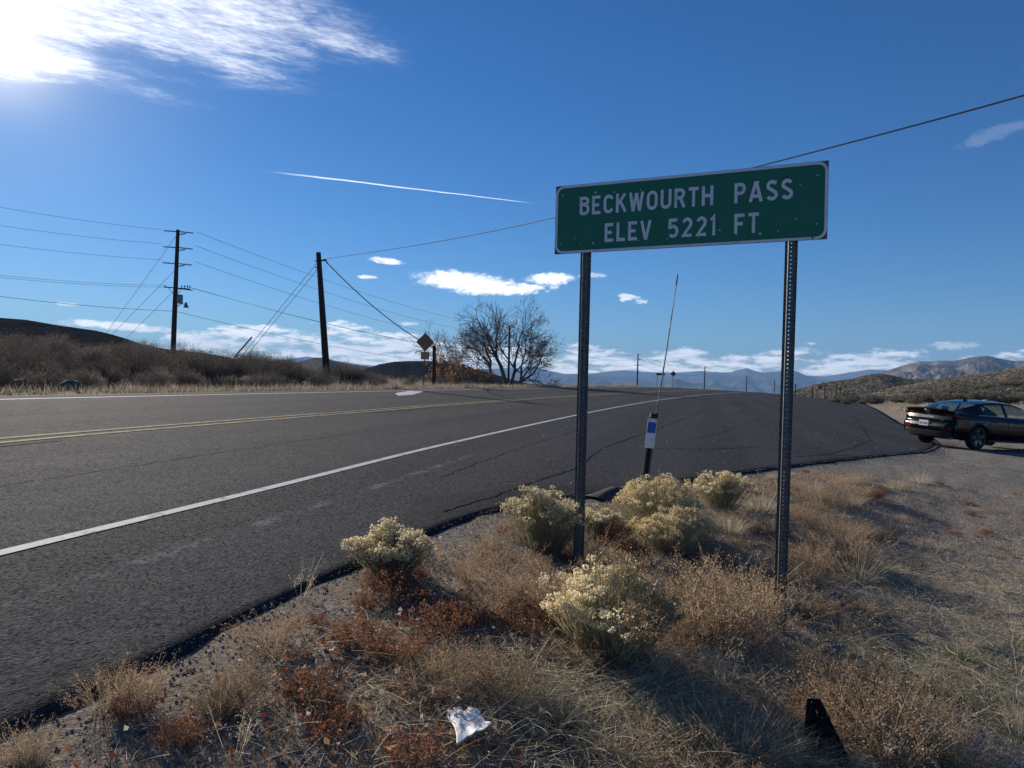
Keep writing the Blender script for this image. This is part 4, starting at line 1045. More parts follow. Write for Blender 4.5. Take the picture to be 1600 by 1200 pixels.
def gp(px, py): return on_ground(px, py)
G_rb = 'pale flowering rabbitbrush in the foreground'
RB = [ # px, py of the foot, radius px, height px, flower, label
    (612, 900, 60, 66, L_flow, 'small rabbitbrush with cream flower heads at the asphalt edge, furthest left', .9, .9),
    (852, 862, 62, 88, L_flow, 'rabbitbrush with cream flowers directly left of the left sign post', 1.0, .8),
    (950, 1022, 118, 122, L_flow, 'largest rabbitbrush, in front of the left sign post, with cream flower heads', 1.25, .72),
    (1030, 824, 76, 70, L_flowy, 'wide golden rabbitbrush at the foot of the blue and white marker post', 1.2, 1.0),
    (1048, 862, 62, 60, L_flowy, 'low golden green rabbitbrush between the two sign posts', 1.0, .9),
    (1128, 796, 40, 54, L_flow, 'small pale rabbitbrush just left of the right sign post, at the asphalt edge', .8, 1.0),
    (938, 838, 34, 38, L_flow, 'little cream rabbitbrush just right of the left sign post', .6, .9)]
for k, (px, py, rp, hp, fl, lb, dn, hf) in enumerate(RB):
    p = gp(px, py); s_ = p.y / FPX
    a, b = make_rabbitbrush(rp * s_, hp * s_, 40 + k, fl, dn, (0.0, .05), hf)
    place_parts('rabbitbrush', (('stems', a), ('flower_heads', b)), p, 0, 1, lb, 'shrub', G_rb)

def make_weed(H, R, N, seed, m, seedy=22, ssz=.0042, sp=1.0, wst=.0028, droop=.15):
    rg = np.random.default_rng(seed); S = Soup()
    th, r = hemi_dirs(N, 1, rg); dr = np.stack([np.cos(th) * r, np.sin(th) * r, np.full(N, 1.0 / sp)], -1)
    P0 = np.stack([np.cos(th) * r * R * .25, np.sin(th) * r * R * .25, np.full(N, -.02)], -1)
    L = H * rg.uniform(.6, 1.08, N) * np.sqrt(1 + (r * sp) ** 2 * .2); B = rg.normal(0, droop, (N, 3)); B[:, 2] = -np.abs(B[:, 2]) * .4
    D = unit(dr); S.blades(P0, D, L, wst, B, 4, 0, 0, .8, .6, rg)
    # branchlets
    Q, DD = [], []
    for f in rg.uniform(.3, .95, 6):
        q = P0 + D * (L * f)[:, None] + B * (L * f * f)[:, None]; d2 = D + rg.normal(0, .55, (N, 3)); d2[:, 2] = np.abs(d2[:, 2]); l2 = rg.uniform(.15, .34, N) * H * (1.15 - f)
        ax = S.blades(q, d2, l2, wst * .6, rg.normal(0, .15, (N, 3)), 2, 0, .2, 1, .5, rg); Q += [ax[1], ax[2]]
    Q = np.concatenate(Q); k = max(1, int(seedy)); 
    cc = np.repeat(Q, k, 0) + rg.normal(0, .012, (len(Q) * k, 3)); S.flakes(cc, rg.uniform(.5, 1.1, len(cc)) * ssz, 0, .1, 1, None, .6, rg)
    return S.mesh('weed', [m])
def make_tuft(H, R, N, seed, m, w=.004, sp=.8, bend=.35, nseg=4):
    rg = np.random.default_rng(seed); S = Soup(); th, r = hemi_dirs(N, 1, rg)
    dr = np.stack([np.cos(th) * r * sp, np.sin(th) * r * sp, np.ones(N)], -1) + rg.normal(0, .12, (N, 3))
    P0 = np.stack([np.cos(th) * r * R * .5, np.sin(th) * r * R * .5, np.full(N, -.01)], -1)
    B = np.stack([np.cos(th) * r, np.sin(th) * r, -r * .9], -1) * bend * rg.uniform(.2, 1.4, (N, 1)); L = H * rg.uniform(.45, 1.1, N)
    S.blades(P0, dr, L, w, B, nseg, 0, 0, 1, 1, rg)
    return S.mesh('tuft', [m])
W_brown = [make_weed(.36, .28, 64, 100 + k, L_weed, 4, .0048, .95, .0036, .22) for k in range(4)]
W_rust = [make_weed(.15, .16, 40, 120 + k, L_red, 4, .0055, 1.0) for k in range(3)]
W_low = [make_weed(.16, .2, 40, 140 + k, L_weed, 3, .0045, 1.3) for k in range(3)]
W_stalk = [make_weed(.34, .10, 7, 150 + k, L_straw, 3, .005, .45, .0035) for k in range(3)]
T_straw = [make_tuft(.30, .22, 260, 160 + k, L_straw, .0026, .7, .5) for k in range(3)]
T_green = [make_tuft(.11, .10, 130, 170 + k, L_green, .004, .9, .4, 3) for k in range(3)]
T_grey = [make_tuft(.22, .14, 240, 180 + k, L_grey, .0026, .7, .15, 3) for k in range(2)]
W_long = [make_tuft(.5, .12, 18, 190 + k, L_straw, .0042, 1.0, 1.1, 7) for k in range(2)]
KIND = {'brown': (W_brown, 'dried_weed', 'dried brown seedy weed', .36), 'rust': (W_rust, 'dried_weed', 'low rusty red dead weed', .15),
        'low': (W_low, 'dried_weed', 'low tan dead weed', .16), 'stalk': (W_stalk, 'weed_stalk', 'thin pale upright dry stalks', .34),
        'straw': (T_straw, 'grass_tuft', 'pale straw coloured grass tuft', .30), 'green': (T_green, 'grass_tuft', 'short green grass tuft', .11),
        'grey': (T_grey, 'grass_tuft', 'grey green wiry tuft', .22), 'long': (W_long, 'dry_grass', 'long pale arching dead grass blades', .5)}
def plant(kind, px, py, hp, where, rz=None, loc=None, wide=1.0):
    ms, nm, desc, h0 = KIND[kind]; p = loc or gp(px, py); s_ = hp * p.y / FPX / h0
    o = link_mesh(nm, ms[int(rng.integers(len(ms)))]); o.location = p; o.rotation_euler = (rng.normal(0, .05), rng.normal(0, .05), rng.uniform(0, 6.28)); o.scale = (s_ * wide, s_ * wide, s_)
    tag(o, (desc + ' ' + where) if where else desc, 'grass' if 'grass' in nm else 'weed', {'dried_weed': 'dry weeds in the foreground', 'weed_stalk': 'dry stalks in the foreground'}.get(nm, 'grass tufts in the foreground'))
    return o
# the ones that can be told apart, foot point and height in the photograph
for a in (('brown', 165, 1112, 80, 'at the lower left, before the asphalt edge'), ('rust', 205, 1120, 45, 'low in the lower left weed by the asphalt'), ('brown', 215, 1100, 85, 'right-hand one of the lower left pair'),
          ('grey', 345, 1120, 75, 'in the lower left, left of the tall dry stalks'), ('brown', 385, 1085, 75, 'behind the grey tuft at the lower left'), ('stalk', 365, 1190, 110, 'standing at the lower left edge of the picture'),
          ('grey', 45, 1200, 70, 'in the bottom left corner'), ('brown', 25, 1195, 75, 'in the bottom left corner'), ('rust', 275, 1165, 50, 'between the bottom left weeds'),
          ('rust', 490, 1095, 60, 'left of the crumpled white litter, lower left'), ('rust', 640, 940, 55, 'right under the leftmost rabbitbrush'), ('rust', 590, 925, 45, 'under the left side of the leftmost rabbitbrush'),
          ('stalk', 470, 935, 70, 'growing at the asphalt, left of the leftmost rabbitbrush'), ('rust', 690, 990, 60, 'in the middle of the leaf litter'), ('rust', 730, 975, 55, 'right part of the leaf litter patch'),
          ('brown', 790, 935, 95, 'left of the largest rabbitbrush, upper one'), ('brown', 845, 960, 100, 'touching the left side of the largest rabbitbrush'), ('rust', 880, 965, 60, 'at the left foot of the largest rabbitbrush'),
          ('brown', 760, 970, 70, 'between the leaf litter and the largest rabbitbrush'), ('brown', 735, 1080, 90, 'above the white litter, left one'), ('brown', 785, 1085, 95, 'directly behind the crumpled white litter'),
          ('brown', 690, 1060, 70, 'left behind the crumpled white litter'), ('straw', 840, 1110, 75, 'right of the white litter'), ('grey', 870, 1140, 80, 'right of the white litter, lower one'),
          ('brown', 1080, 990, 130, 'between largest rabbitbrush and right sign post, left one'), ('brown', 1130, 1005, 140, 'between the sign posts, in the middle of the dense stand'), ('brown', 1160, 1000, 125, 'just left of the right sign post base'),
          ('brown', 1105, 960, 110, 'behind the dense stand between the sign posts'), ('brown', 1165, 960, 100, 'behind the stand left of the right sign post'), 
          ('brown', 1060, 1010, 110, 'touching the right side of the largest rabbitbrush'), ('brown', 1205, 930, 75, 'behind the right sign post'), ('brown', 1255, 900, 80, 'right of the right sign post, further back'),
          ('stalk', 1110, 1075, 110, 'before the dense weeds between the sign posts'), ('stalk', 1135, 1085, 115, 'left of the black board in front of the weeds'), ('stalk', 1020, 1080, 90, 'in front of the largest rabbitbrush'),
          ('straw', 1015, 1150, 70, 'in the bottom middle, left of the black board'), ('straw', 1150, 1200, 120, 'at the bottom edge, left of the black board'), ('straw', 1090, 1180, 100, 'at the bottom edge between litter and black board'),
          ('straw', 1210, 1190, 90, 'directly left of the black board'), ('long', 960, 1180, 120, 'arching at the bottom middle'), ('long', 1010, 1190, 110, 'right-hand clump of the arching ones at the bottom'),
          ('long', 1100, 1120, 90, 'behind the straw tufts left of the black board'), ('straw', 950, 1195, 70, 'at the bottom edge, right of the white litter'),
          ('brown', 1340, 1150, 150, 'tall one rising right of the black board'), ('brown', 1390, 1190, 165, 'largest one rising right of the black board'), ('brown', 1330, 1120, 95, 'behind the tall weeds right of the black board'),
          ('brown', 1430, 1130, 90, 'right of the tall lower-right weeds'), ('green', 1450, 1090, 45, 'in the lower right corner grass, upper left one'), ('green', 1500, 1030, 40, 'in the lower right grass, upper one'),
          ('green', 1440, 1180, 60, 'in the lower right grass, beside the tall weeds'), ('green', 1530, 1110, 45, 'in the lower right grass, right one'), ('green', 1300, 1010, 32, 'just right of the right sign post base'),
          ('brown', 1330, 890, 85, 'right of the right sign post, with pale stems'), ('straw', 1340, 905, 70, 'right of the right sign post beside the brown weed'), ('brown', 1300, 870, 65, 'behind the pale stemmed weed right of the post'),
          ('grey', 1385, 840, 42, 'on the gravel right of the sign'), ('grey', 1365, 845, 38, 'left half of the pair on the gravel right of the sign'), ('long', 1510, 985, 65, 'lone on the right gravel'),
          ('long', 1590, 1060, 90, 'at the right edge of the picture'), ('stalk', 1580, 1010, 60, 'near the right edge of the picture'), ('straw', 1590, 1150, 80, 'at the right edge near the bottom'),
          ('brown', 1280, 800, 50, 'behind right sign post near the asphalt'), ('straw', 1190, 800, 55, 'touching the left of the right post near the asphalt'), ('straw', 1140, 830, 50, 'below the small pale rabbitbrush'),
          ('brown', 1100, 850, 45, 'below the golden rabbitbrush at the marker post'), ('stalk', 1200, 790, 60, 'thin against the asphalt left of the right post'), ('rust', 560, 1010, 55, 'in the leaf litter, below the leftmost rabbitbrush'), ('rust', 620, 1030, 60, 'in the middle of the leaf litter, lower one'), ('rust', 520, 1150, 50, 'left of the white litter near the bottom'), ('rust', 640, 1190, 60, 'at the bottom edge left of the white litter'), ('rust', 820, 985, 60, 'at the lower left foot of the largest rabbitbrush'), ('rust', 985, 870, 40, 'between the left post and the golden rabbitbrush'),
          ('rust', 955, 850, 40, 'right of the left sign post, rear one'), ('brown', 920, 880, 60, 'at the right side of the left sign post'), ('straw', 1330, 790, 40, 'on the verge behind the right sign post'),
          ('straw', 1440, 755, 30, 'on the verge nearest to the dark car'), ('straw', 1400, 765, 32, 'on the verge halfway to the dark car'), ('rust', 1360, 780, 30, 'on the verge halfway to the dark car'),
          ('straw', 1270, 770, 36, 'at the edge of the turnout right of the right post'), ('brown', 1500, 1200, 80, 'at the bottom of the picture, lower right'), ('stalk', 1246, 1200, 105, 'directly at the left edge of the black board'), ('low', 1225, 1165, 60, 'left of the black board'), ('brown', 1238, 1150, 60, 'behind the left edge of the black board')):
    plant(*a)
# the many that fill between
def fan_points(n, ymin, ymax, xa, xb, power=1.0):
    yy = ymin + (ymax - ymin) * rng.uniform(0, 1, n) ** power; xx = yy * rng.uniform(xa, xb, n); return xx, yy
def region_name(x, y):
    d = float(edge_d(np.array(x), np.array(y)))
    if y > 7.5: return 'on the verge behind the sign'
    if x / y > .42: return 'on the gravel right of the sign'
    if x / y > .0: return 'round the sign posts'
    return 'between the asphalt edge and the sign'
cnt = 0
xs, ys = fan_points(1300, 2.3, 12, -.75, .75, .8)
for x, y in zip(xs, ys):
    d = float(edge_d(np.array(x), np.array(y)))
    if d < .22 or cnt > 440: continue
    r = x / y; gravel = sstep(r, .42, .56)
    if y > 8 and r > .35 and d > 2.2: gravel = 1
    dens_ = 1.0 * (1 - gravel * .62)
    cl = mnoise.noise(Vector((x * 1.1, y * 1.1, 3))) * .5 + .5
    if rng.uniform() > dens_ * (.35 + cl * .9): continue
    if gravel > .5: k = rng.choice(['low', 'green', 'grey', 'straw'], p=[.4, .25, .1, .25]) if y < 8 else rng.choice(['low', 'straw', 'rust'])
    elif r < 0 : k = rng.choice(['low', 'brown', 'rust', 'stalk', 'grey'], p=[.40, .18, .26, .12, .04])
    else: k = rng.choice(['low', 'brown', 'rust', 'straw', 'stalk'], p=[.34, .34, .1, .14, .08])
    h0 = {'low': .15, 'brown': .25, 'rust': .11, 'stalk': .22, 'straw': .17, 'green': .08, 'grey': .14}[k] * rng.uniform(.6, 1.15)
    if d < 1.0: h0 *= .7
    if gravel > .5: h0 *= .62
    if abs(x / y - .365) < .05 and 3.2 < y < 5.0 and h0 > .12: continue
    z = gz_at(x, y); plant(k, 0, 0, h0 * FPX / y, region_name(x, y), loc=Vector((x, y, z)), wide=1.25); cnt += 1

S = Soup(); ms = []
for (px, py, n_, sg) in ((1010, 1150, 2200, .32), (1120, 1120, 2600, .35), (1180, 1190, 1500, .2), (900, 1130, 1000, .3), (780, 1100, 900, .3), (1400, 960, 1500, .5), (1500, 900, 1800, .8), (1400, 900, 1200, .5), (1530, 1090, 1300, .35), (640, 1120, 300, .4), (1250, 1080, 900, .3), (1330, 860, 700, .4)):
    p = on_ground(px, py); ms.append(np.array([p.x, p.y]) + rng.normal(0, sg, (n_, 2)))
q = np.concatenate(ms); q = q[edge_d(q[:, 0], q[:, 1]) > .3]; N = len(q); Pq = np.stack([q[:, 0], q[:, 1], zland(q[:, 0], q[:, 1]) + rng.uniform(0, .06, N)], -1)
D = rng.normal(0, 1, (N, 3)); D[:, 2] = np.abs(D[:, 2]) * .35; B = rng.normal(0, .4, (N, 3)); B[:, 2] = -np.abs(B[:, 2]) * .6
S.blades(Pq, D, rng.uniform(.05, .22, N), .0030, B, 4, 0, 0, 1)
tag(link_mesh('matted_grass', S.mesh('matted_grass', [L_straw])), 'bleached dead grass lying matted and tangled over the foreground', 'grass', kind='stuff')
# leaf litter, duff, fine grass and gravel: nobody could count them
def scatter(n, ymin, ymax, xa, xb, dmin=.3, pw=1.0):
    x, y = fan_points(n, ymin, ymax, xa, xb, pw); d = edge_d(x, y); k = d > dmin; x, y = x[k], y[k]
    return np.stack([x, y, zland(x, y) + lump(x, y) * sstep(edge_d(x, y), 0.2, 0.9)], -1)
S = Soup(); Pq = scatter(150000, 1.9, 11, -.95, .85, .22, .75)
cl = np.array([mnoise.noise(Vector((a * 1.3, b * 1.3, 0))) for a, b in Pq[:, :2]]) * .5 + .5
grav = sstep(Pq[:, 0] / Pq[:, 1], .38, .6); keep = rng.uniform(0, 1, len(Pq)) < (.30 + .8 * cl) * (1 - .45 * grav); Pq = Pq[keep]
h = rng.uniform(0, .022, (len(Pq), 1)) * np.array([[0, 0, 1]])
S.flakes(Pq + h, rng.uniform(.004, .012, len(Pq)), 0, 0, 1, 1.0, .28)
tag(link_mesh('leaf_litter', S.mesh('leaf_litter', [L_duff])), 'fine brown dead plant litter covering the soil round the sign', 'litter', kind='stuff')
S = Soup(); Pq = scatter(120000, 1.9, 12, -.95, .85, .3, .75); r = Pq[:, 0] / Pq[:, 1]
keep = rng.uniform(0, 1, len(Pq)) < (1 - .5 * sstep(r, .42, .6)); Pq = Pq[keep]; N = len(Pq)
D = rng.normal(0, .75, (N, 3)); D[:, 2] = np.abs(D[:, 2]) + .35
S.blades(Pq, D, rng.uniform(.02, .085, N), .0026, rng.normal(0, .3, (N, 3)) * [1, 1, .3], 2, 0, 0, 1)
tag(link_mesh('fine_dry_grass', S.mesh('fine_dry_grass', [L_duff])), 'fine short dry grass and stems over the foreground soil', 'grass', kind='stuff')
S = Soup(); Pq = scatter(60000, 1.9, 6.5, -.2, .85, .5, .7); r = Pq[:, 0] / Pq[:, 1]
gm = np.array([mnoise.noise(Vector((a * 1.2 + 3, b * 1.2, 9))) for a, b in Pq[:, :2]])
keep = (rng.uniform(0, 1, len(Pq)) < sstep(r, .38, .55) * (1 - sstep(Pq[:, 1], 4.2, 6))) & (gm > -.12); Pq = Pq[keep]; N = len(Pq)
D = rng.normal(0, .6, (N, 3)); D[:, 2] = np.abs(D[:, 2]) + .5
S.blades(Pq, D, rng.uniform(.015, .05, N), .0030, rng.normal(0, .3, (N, 3)) * [1, 1, .3], 2, 0, 0, 1)
tag(link_mesh('green_grass_cover', S.mesh('green_grass_cover', [L_green])), 'sparse short green grass in the lower right of the ground', 'grass', kind='stuff')
# dead leaves, in drifts
S = Soup(); cs = []
for (px, py, n_, sg) in ((500, 1085, 110, .16), (690, 980, 240, .28), (620, 935, 90, .18), (560, 1010, 90, .3), (620, 1150, 130, .25), (450, 1150, 90, .3), (640, 1060, 90, .25), (730, 1180, 60, .2), (290, 1140, 30, .25), (970, 858, 110, .25), (880, 960, 60, .2), (430, 1010, 20, .3),
                         (1330, 790, 130, .7), (1420, 760, 120, .8), (1100, 1000, 50, .3), (760, 1030, 40, .4), (820, 900, 30, .3), (1580, 1080, 14, .2), (1540, 985, 10, .3), (1240, 800, 60, .5), (400, 1180, 30, .3)):
    p = gp(px, py); q = np.array([p.x, p.y]) + rng.normal(0, sg, (n_, 2)); cs.append(q[edge_d(q[:, 0], q[:, 1]) > .25])
x, y = fan_points(420, 2.0, 9, -.8, .7, .7); q = np.stack([x, y], -1); cs.append(q[edge_d(x, y) > .1])
q = np.concatenate(cs); C = np.stack([q[:, 0], q[:, 1], zland(q[:, 0], q[:, 1]) + rng.uniform(.012, .075, len(q))], -1)
S.flakes(C, rng.uniform(.008, .018, len(C)), 0, 0, 1, .8, .65, curl=.5)
tag(link_mesh('fallen_leaves', S.mesh('fallen_leaves', [L_leaf])), 'fallen rust, orange and bleached leaves lying in drifts on the soil', 'leaves', kind='stuff')

# gravel
def pebbles(name, Pq, sz, m, label, cat='gravel'):
    N = len(Pq); oc = np.array([[1, 0, 0], [0, 1, 0], [-1, 0, 0], [0, -1, 0], [0, 0, .75], [0, 0, -.6]], float)
    Vb = oc[None] * rng.uniform(.6, 1.25, (N, 6, 1)) + rng.normal(0, .12, (N, 6, 3)); a = rng.uniform(0, 6.28, N); c, s_ = np.cos(a), np.sin(a)
    x = Vb[..., 0] * c[:, None] - Vb[..., 1] * s_[:, None]; y = Vb[..., 0] * s_[:, None] + Vb[..., 1] * c[:, None]
    V = np.stack([x, y, Vb[..., 2]], -1) * sz[:, None, None] + Pq[:, None]
    f = np.array([[0, 1, 4], [1, 2, 4], [2, 3, 4], [3, 0, 4], [1, 0, 5], [2, 1, 5], [3, 2, 5], [0, 3, 5]])
    F = (f[None] + (np.arange(N) * 6)[:, None, None]).reshape(-1, 3)
    me = np_mesh(name, V.reshape(-1, 3), F, [m], np.repeat(rng.uniform(0, 1, N), 6)); return tag(link_mesh(name, me), label, cat, kind='stuff')
def peb_fn(t, p, o):
    at = t.new('ShaderNodeAttribute'); at.attribute_name = 'tint'
    return dict(col=t.mix(t.mul(t.noise(p, 120, 2), .3), t.ramp(at.outputs['Fac'], [(0, (.06, .058, .056)), (.5, (.14, .135, .13)), (.85, (.24, .23, .22)), (.96, (.30, .28, .25)), (1, (.6, .58, .54))]), (.05, .045, .04)))
M_peb = pmat('pebble', peb_fn, .85, .25)
Pq = scatter(60000, 1.9, 30, -.9, .85, .05, 1.0); r = Pq[:, 0] / Pq[:, 1]; sz = rng.uniform(.003, .009, len(Pq)) * (1 + .04 * Pq[:, 1])
keep = rng.uniform(0, 1, len(Pq)) < .35 + .65 * sstep(r, .3, .5); pebbles('gravel', Pq[keep], sz[keep], M_peb, 'loose grey gravel over the turnout edge and foreground')
ye = rng.uniform(1.0, 24, 13000) ** 1.0; de = (rng.gamma(1.6, .07, len(ye)) - .04) * (1 + .05 * ye); nyk = np.sqrt(1 + np.interp(ye, _yy, _sl) ** 2); xe = edge_x(ye) + de * nyk
cl = np.array([mnoise.noise(Vector((a * 1.6, b * 1.6, 5))) for a, b in zip(xe, ye)]); k = rng.uniform(-.45, .4, len(ye)) < cl; xe, ye, de = xe[k], ye[k], de[k]
ze = np.where(de < 0.0, zroad(xe, ye), np.maximum(zland(xe, ye), zpave(xe, ye) - .02)) + .003
pebbles('edge_gravel', np.stack([xe, ye, ze], -1), rng.uniform(.0025, .007, len(ye)) * (1 + .06 * ye), M_peb, 'loose gravel and grit spilling along the ragged asphalt edge')
x = rng.uniform(-2, 16, 900); y = rng.uniform(7, 26, 900); k = (edge_d(x, y) < -.3) & (edge_d(x, y) > -9) & (x > -1 + .0 * y); x, y = x[k][:140], y[k][:140]
C = np.stack([x, y, zroad(x, y) + .006], -1); sz = rng.uniform(.006, .017, len(C))
pebbles('loose_stones', C, sz, mat('pale_stone', (.6, .58, .54), .8), 'small pale stones strewn over the turnout asphalt')

# rocks, the littered sheet and the black board
M_rock = pmat('rock', lambda t, p, o: dict(col=t.ramp(t.add(t.mul(t.noise(o, 3, 6, .7), .7), t.mul(t.noise(o, 30, 3), .3)), [(.3, (.08, .075, .07)), (.7, (.26, .24, .21))]), nor=t.bump(t.noise(o, 9, 6, .7), .6, .04)), .9, .2)
M_boul = pmat('boulder', lambda t, p, o: dict(col=t.ramp(t.add(t.mul(t.noise(o, 1.2, 6, .7), .7), t.mul(t.noise(o, 14, 3), .3)), [(.3, (.24, .19, .14)), (.7, (.50, .42, .32))]), nor=t.bump(t.noise(o, 4, 6, .7), .7, .1)), .9, .2)
M_drock = pmat('dark_boulder', lambda t, p, o: dict(col=t.ramp(t.add(t.mul(t.noise(o, 1.5, 6, .7), .7), t.mul(t.noise(o, 14, 3), .3)), [(.3, (.05, .048, .045)), (.7, (.14, .13, .12))]), nor=t.bump(t.noise(o, 4, 6, .7), .7, .1)), .9, .2)
def rock(name, loc, dims, m, label, cat, group=None, seed=0, sub=3):
    bm = bmesh.new(); bmesh.ops.create_icosphere(bm, subdivisions=sub, radius=1)
    for v in bm.verts:
        n = mnoise.fractal(v.co * .9 + Vector((seed * 3.7, 0, 0)), 1, 2, 4); n2 = mnoise.cell(v.co * 1.6 + Vector((seed, 0, 0)))
        v.co *= 1 + n * .32 + n2 * .06
        v.co = Vector((v.co.x * dims[0], v.co.y * dims[1], v.co.z * dims[2]))
    me = bpy.data.meshes.new(name); bm.to_mesh(me); bm.free(); me.materials.append(m)
    for p_ in me.polygons: p_.use_smooth = True
    o = link_mesh(name, me); o.location = loc; o.rotation_euler = (0, 0, seed * 1.3); return tag(o, label, cat, group)
p = gp(1300, 1022); rock('rock', p + Vector((0, 0, .02)), (.10, .08, .055), M_rock, 'rounded grey rock beside the right sign post base', 'rock', seed=1)
p = gp(1490, 1115); rock('rock', p + Vector((0, 0, .01)), (.06, .05, .04), M_rock, 'small brownish stone in the lower right grass', 'rock', seed=2)
for k, (px, py, w, h_, Y, lb) in enumerate(((28, 606, 52, 36, 19.5, 'large dark boulder in the brush at the left edge'), (112, 604, 50, 34, 20.0, 'rounded dark boulder in the brush, right of the left-edge one'), (66, 606, 30, 26, 20.4, 'smaller dark boulder between the two large dark ones'))):
    p = P(px, py, Y); p.z = gz_at(p.x, p.y); rock('boulder', p + Vector((0, 0, .1)), (w / 2 * Y / FPX * .8, .4, h_ / FPX * Y * .55), M_drock, lb, 'boulder', 'dark boulders across the road', seed=5 + k)
for k, (px, py, w, h_, Y, lb) in enumerate(((1540, 628, 20, 10, 72, 'pale rounded boulder directly above the dark car roof, left one'), (1553, 626, 13, 7, 75, 'pale boulder above the dark car roof, right one'), (1562, 616, 9, 8, 96, 'small tan boulder in the scrub, left of the tall pair'),
                                            (1572, 617, 12, 10, 96, 'tan boulder in the scrub, lowest of the hillside group'), (1592, 614, 10, 10, 98, 'bright pale boulder high in the scrub at the right edge'),
                                            (1583, 610, 9, 5, 99, 'flat pale boulder high in the scrub'), (1598, 630, 14, 5, 80, 'low pale boulder at the right edge of the scrub'))):
    p = P(px, py, Y); g_ = gz_at(p.x, p.y); p.z = max(g_, p.z - .2) if k > 1 else g_
    rock('boulder', p + Vector((0, 0, .1)), (w / 2 * Y / FPX, .8, h_ / FPX * Y * .9), M_boul, lb, 'boulder', 'pale boulders in the scrub behind the car', seed=15 + k)
# crumpled white sheet
def sheet():
    c = gp(735, 1150); e = [gp(698, 1136), gp(738, 1132), gp(766, 1170), gp(714, 1200)]
    mb = MB(); rows = []; n = 30
    for i in range(n + 1):
        row = []
        for j in range(n + 1):
            a, b = i / n, j / n; q = e[0].lerp(e[1], a).lerp(e[3].lerp(e[2], a), b)
            cz = mnoise.fractal(Vector((a * 1.7, b * 2.0, 2.2)), 1.1, 2.2, 4); rid = 1 - abs(mnoise.noise(Vector((a * 2.2 + 4, b * 1.8, 1)))) * 2
            z = .05 + cz * .012 + rid * .008 + .006 * math.sin(a * 3.1) + .02 * b
            row.append(Vector((q.x + cz * .008, q.y + rid * .006, gz_at(q.x, q.y) + z)) - c)
        rows.append(row)
    mb.grid(rows); o = mb.build('crumpled_sheet', pmat('dirty_white', lambda t, p, o: dict(col=t.ramp(t.noise(o, 14, 4, .6), [(.35, (.62, .63, .62)), (.6, (.84, .84, .82))])), .6, .3), None, smooth=True)
    md = o.modifiers.new('thick', 'SOLIDIFY'); md.thickness = .003; o.location = c
    tag(o, 'crumpled white sheet of litter lying in the dead leaves at the bottom', 'litter')
sheet()
def board():
    b0 = on_ground(1262, 1199); b0.z = gz_at(b0.x, b0.y)
    e = empty('black_board', b0, 0, 'black tapered panel standing upright at the bottom right, between tall weeds', 'panel')
    Yb = on_ground(1285, 1195).y; tl, tr = P(1261, 1091, Yb + .06) - b0, P(1282, 1092, Yb + .05) - b0; bl, br = P(1250, 1215, Yb) - b0, P(1350, 1190, Yb - .02) - b0
    n = (tr - tl).cross(bl - tl).normalized() * .012; mb = MB(); q = [tl, tr, br - Vector((0, 0, .1)), bl - Vector((0, 0, .1))]
    mb.v = [tuple(p) for p in q] + [tuple(p + n) for p in q]; mb.f = [(0, 1, 2, 3), (7, 6, 5, 4), (0, 4, 5, 1), (1, 5, 6, 2), (2, 6, 7, 3), (3, 7, 4, 0)]; mb.mi = [0] * 6
    mb.build('slab', mat('matte_black', (.009, .009, .010), .9, 0, .1), e, bevel=.004)  # even near-black slab, narrow at the top and wide at the foot
board()

# ------------------------------------------------------------------ scrub across the road and behind the car
def make_sage(R, H, seed, mstem, mleaf, N=170, leafk=5, lsz=.022, fine=.010):
    rg = np.random.default_rng(seed); A = Soup(); Bq = Soup(); th, r = hemi_dirs(N, 1, rg)
    x = np.cos(th) * r * R; y = np.sin(th) * r * R; z = H * np.sqrt(np.clip(1 - .8 * r * r, .05, 1)) * rg.uniform(.6, 1.12, N)
    P0 = np.stack([x * .15, y * .15, np.full(N, -.05)], -1); dv = np.stack([x, y, z], -1) - P0; L = np.linalg.norm(dv, axis=1)
    B = rg.normal(0, .16, (N, 3)); A.blades(P0, dv / L[:, None] - B * .5, L, fine * 1.3, B, 4, 0, 0, .7, .7, rg); Q = []
    for f in (.4, .55, .7, .85, .95):
        q = P0 + (dv / L[:, None] - B * .5) * (L * f)[:, None] + B * (L * f * f)[:, None]; d2 = unit(dv) + rg.normal(0, .6, (N, 3)) + [0, 0, .4]
        ax = A.blades(q, d2, rg.uniform(.12, .32, N) * H, fine * .7, rg.normal(0, .2, (N, 3)), 2, 0, .2, 1, .7, rg); Q += [ax[1], ax[2]]
    Q = np.concatenate(Q); cc = np.repeat(Q, leafk, 0) + rg.normal(0, .05 * H, (len(Q) * leafk, 3)); Bq.flakes(cc, rg.uniform(.4, 1.2, len(cc)) * lsz, 0, 0, 1, None, .35, rg)
    return A.mesh('stems', [mstem]), Bq.mesh('foliage', [mleaf])
L_sagedk = leafmat('sage_dark', [(0, (.06, .052, .045)), (.5, (.13, .11, .09)), (1, (.26, .22, .17))], .4)
L_tanbr = leafmat('sage_tan', [(0, (.13, .105, .075)), (.5, (.27, .22, .16)), (1, (.48, .41, .30))], .45)
sage_dk = [make_sage(.9, 1.0, 300 + k, L_twig, L_sagedk) for k in range(3)]
sage_tan = [make_sage(.8, .7, 310 + k, L_twig, L_tanbr, 140) for k in range(2)]
def shrub(kind, x, y, s_, label, group, sz=None):
    a, b = kind[int(rng.integers(len(kind)))]
    place_parts('sagebrush', (('stems', a), ('foliage', b)), (x, y, gz_at(x, y)), rng.uniform(0, 6.28), s_, label, 'shrub', group, sz)
def world_uv(u, v):
    uu = u - float(road_off(np.array(v))); return -DY * uu + DX * v, DX * uu + DY * v
n_ = 0
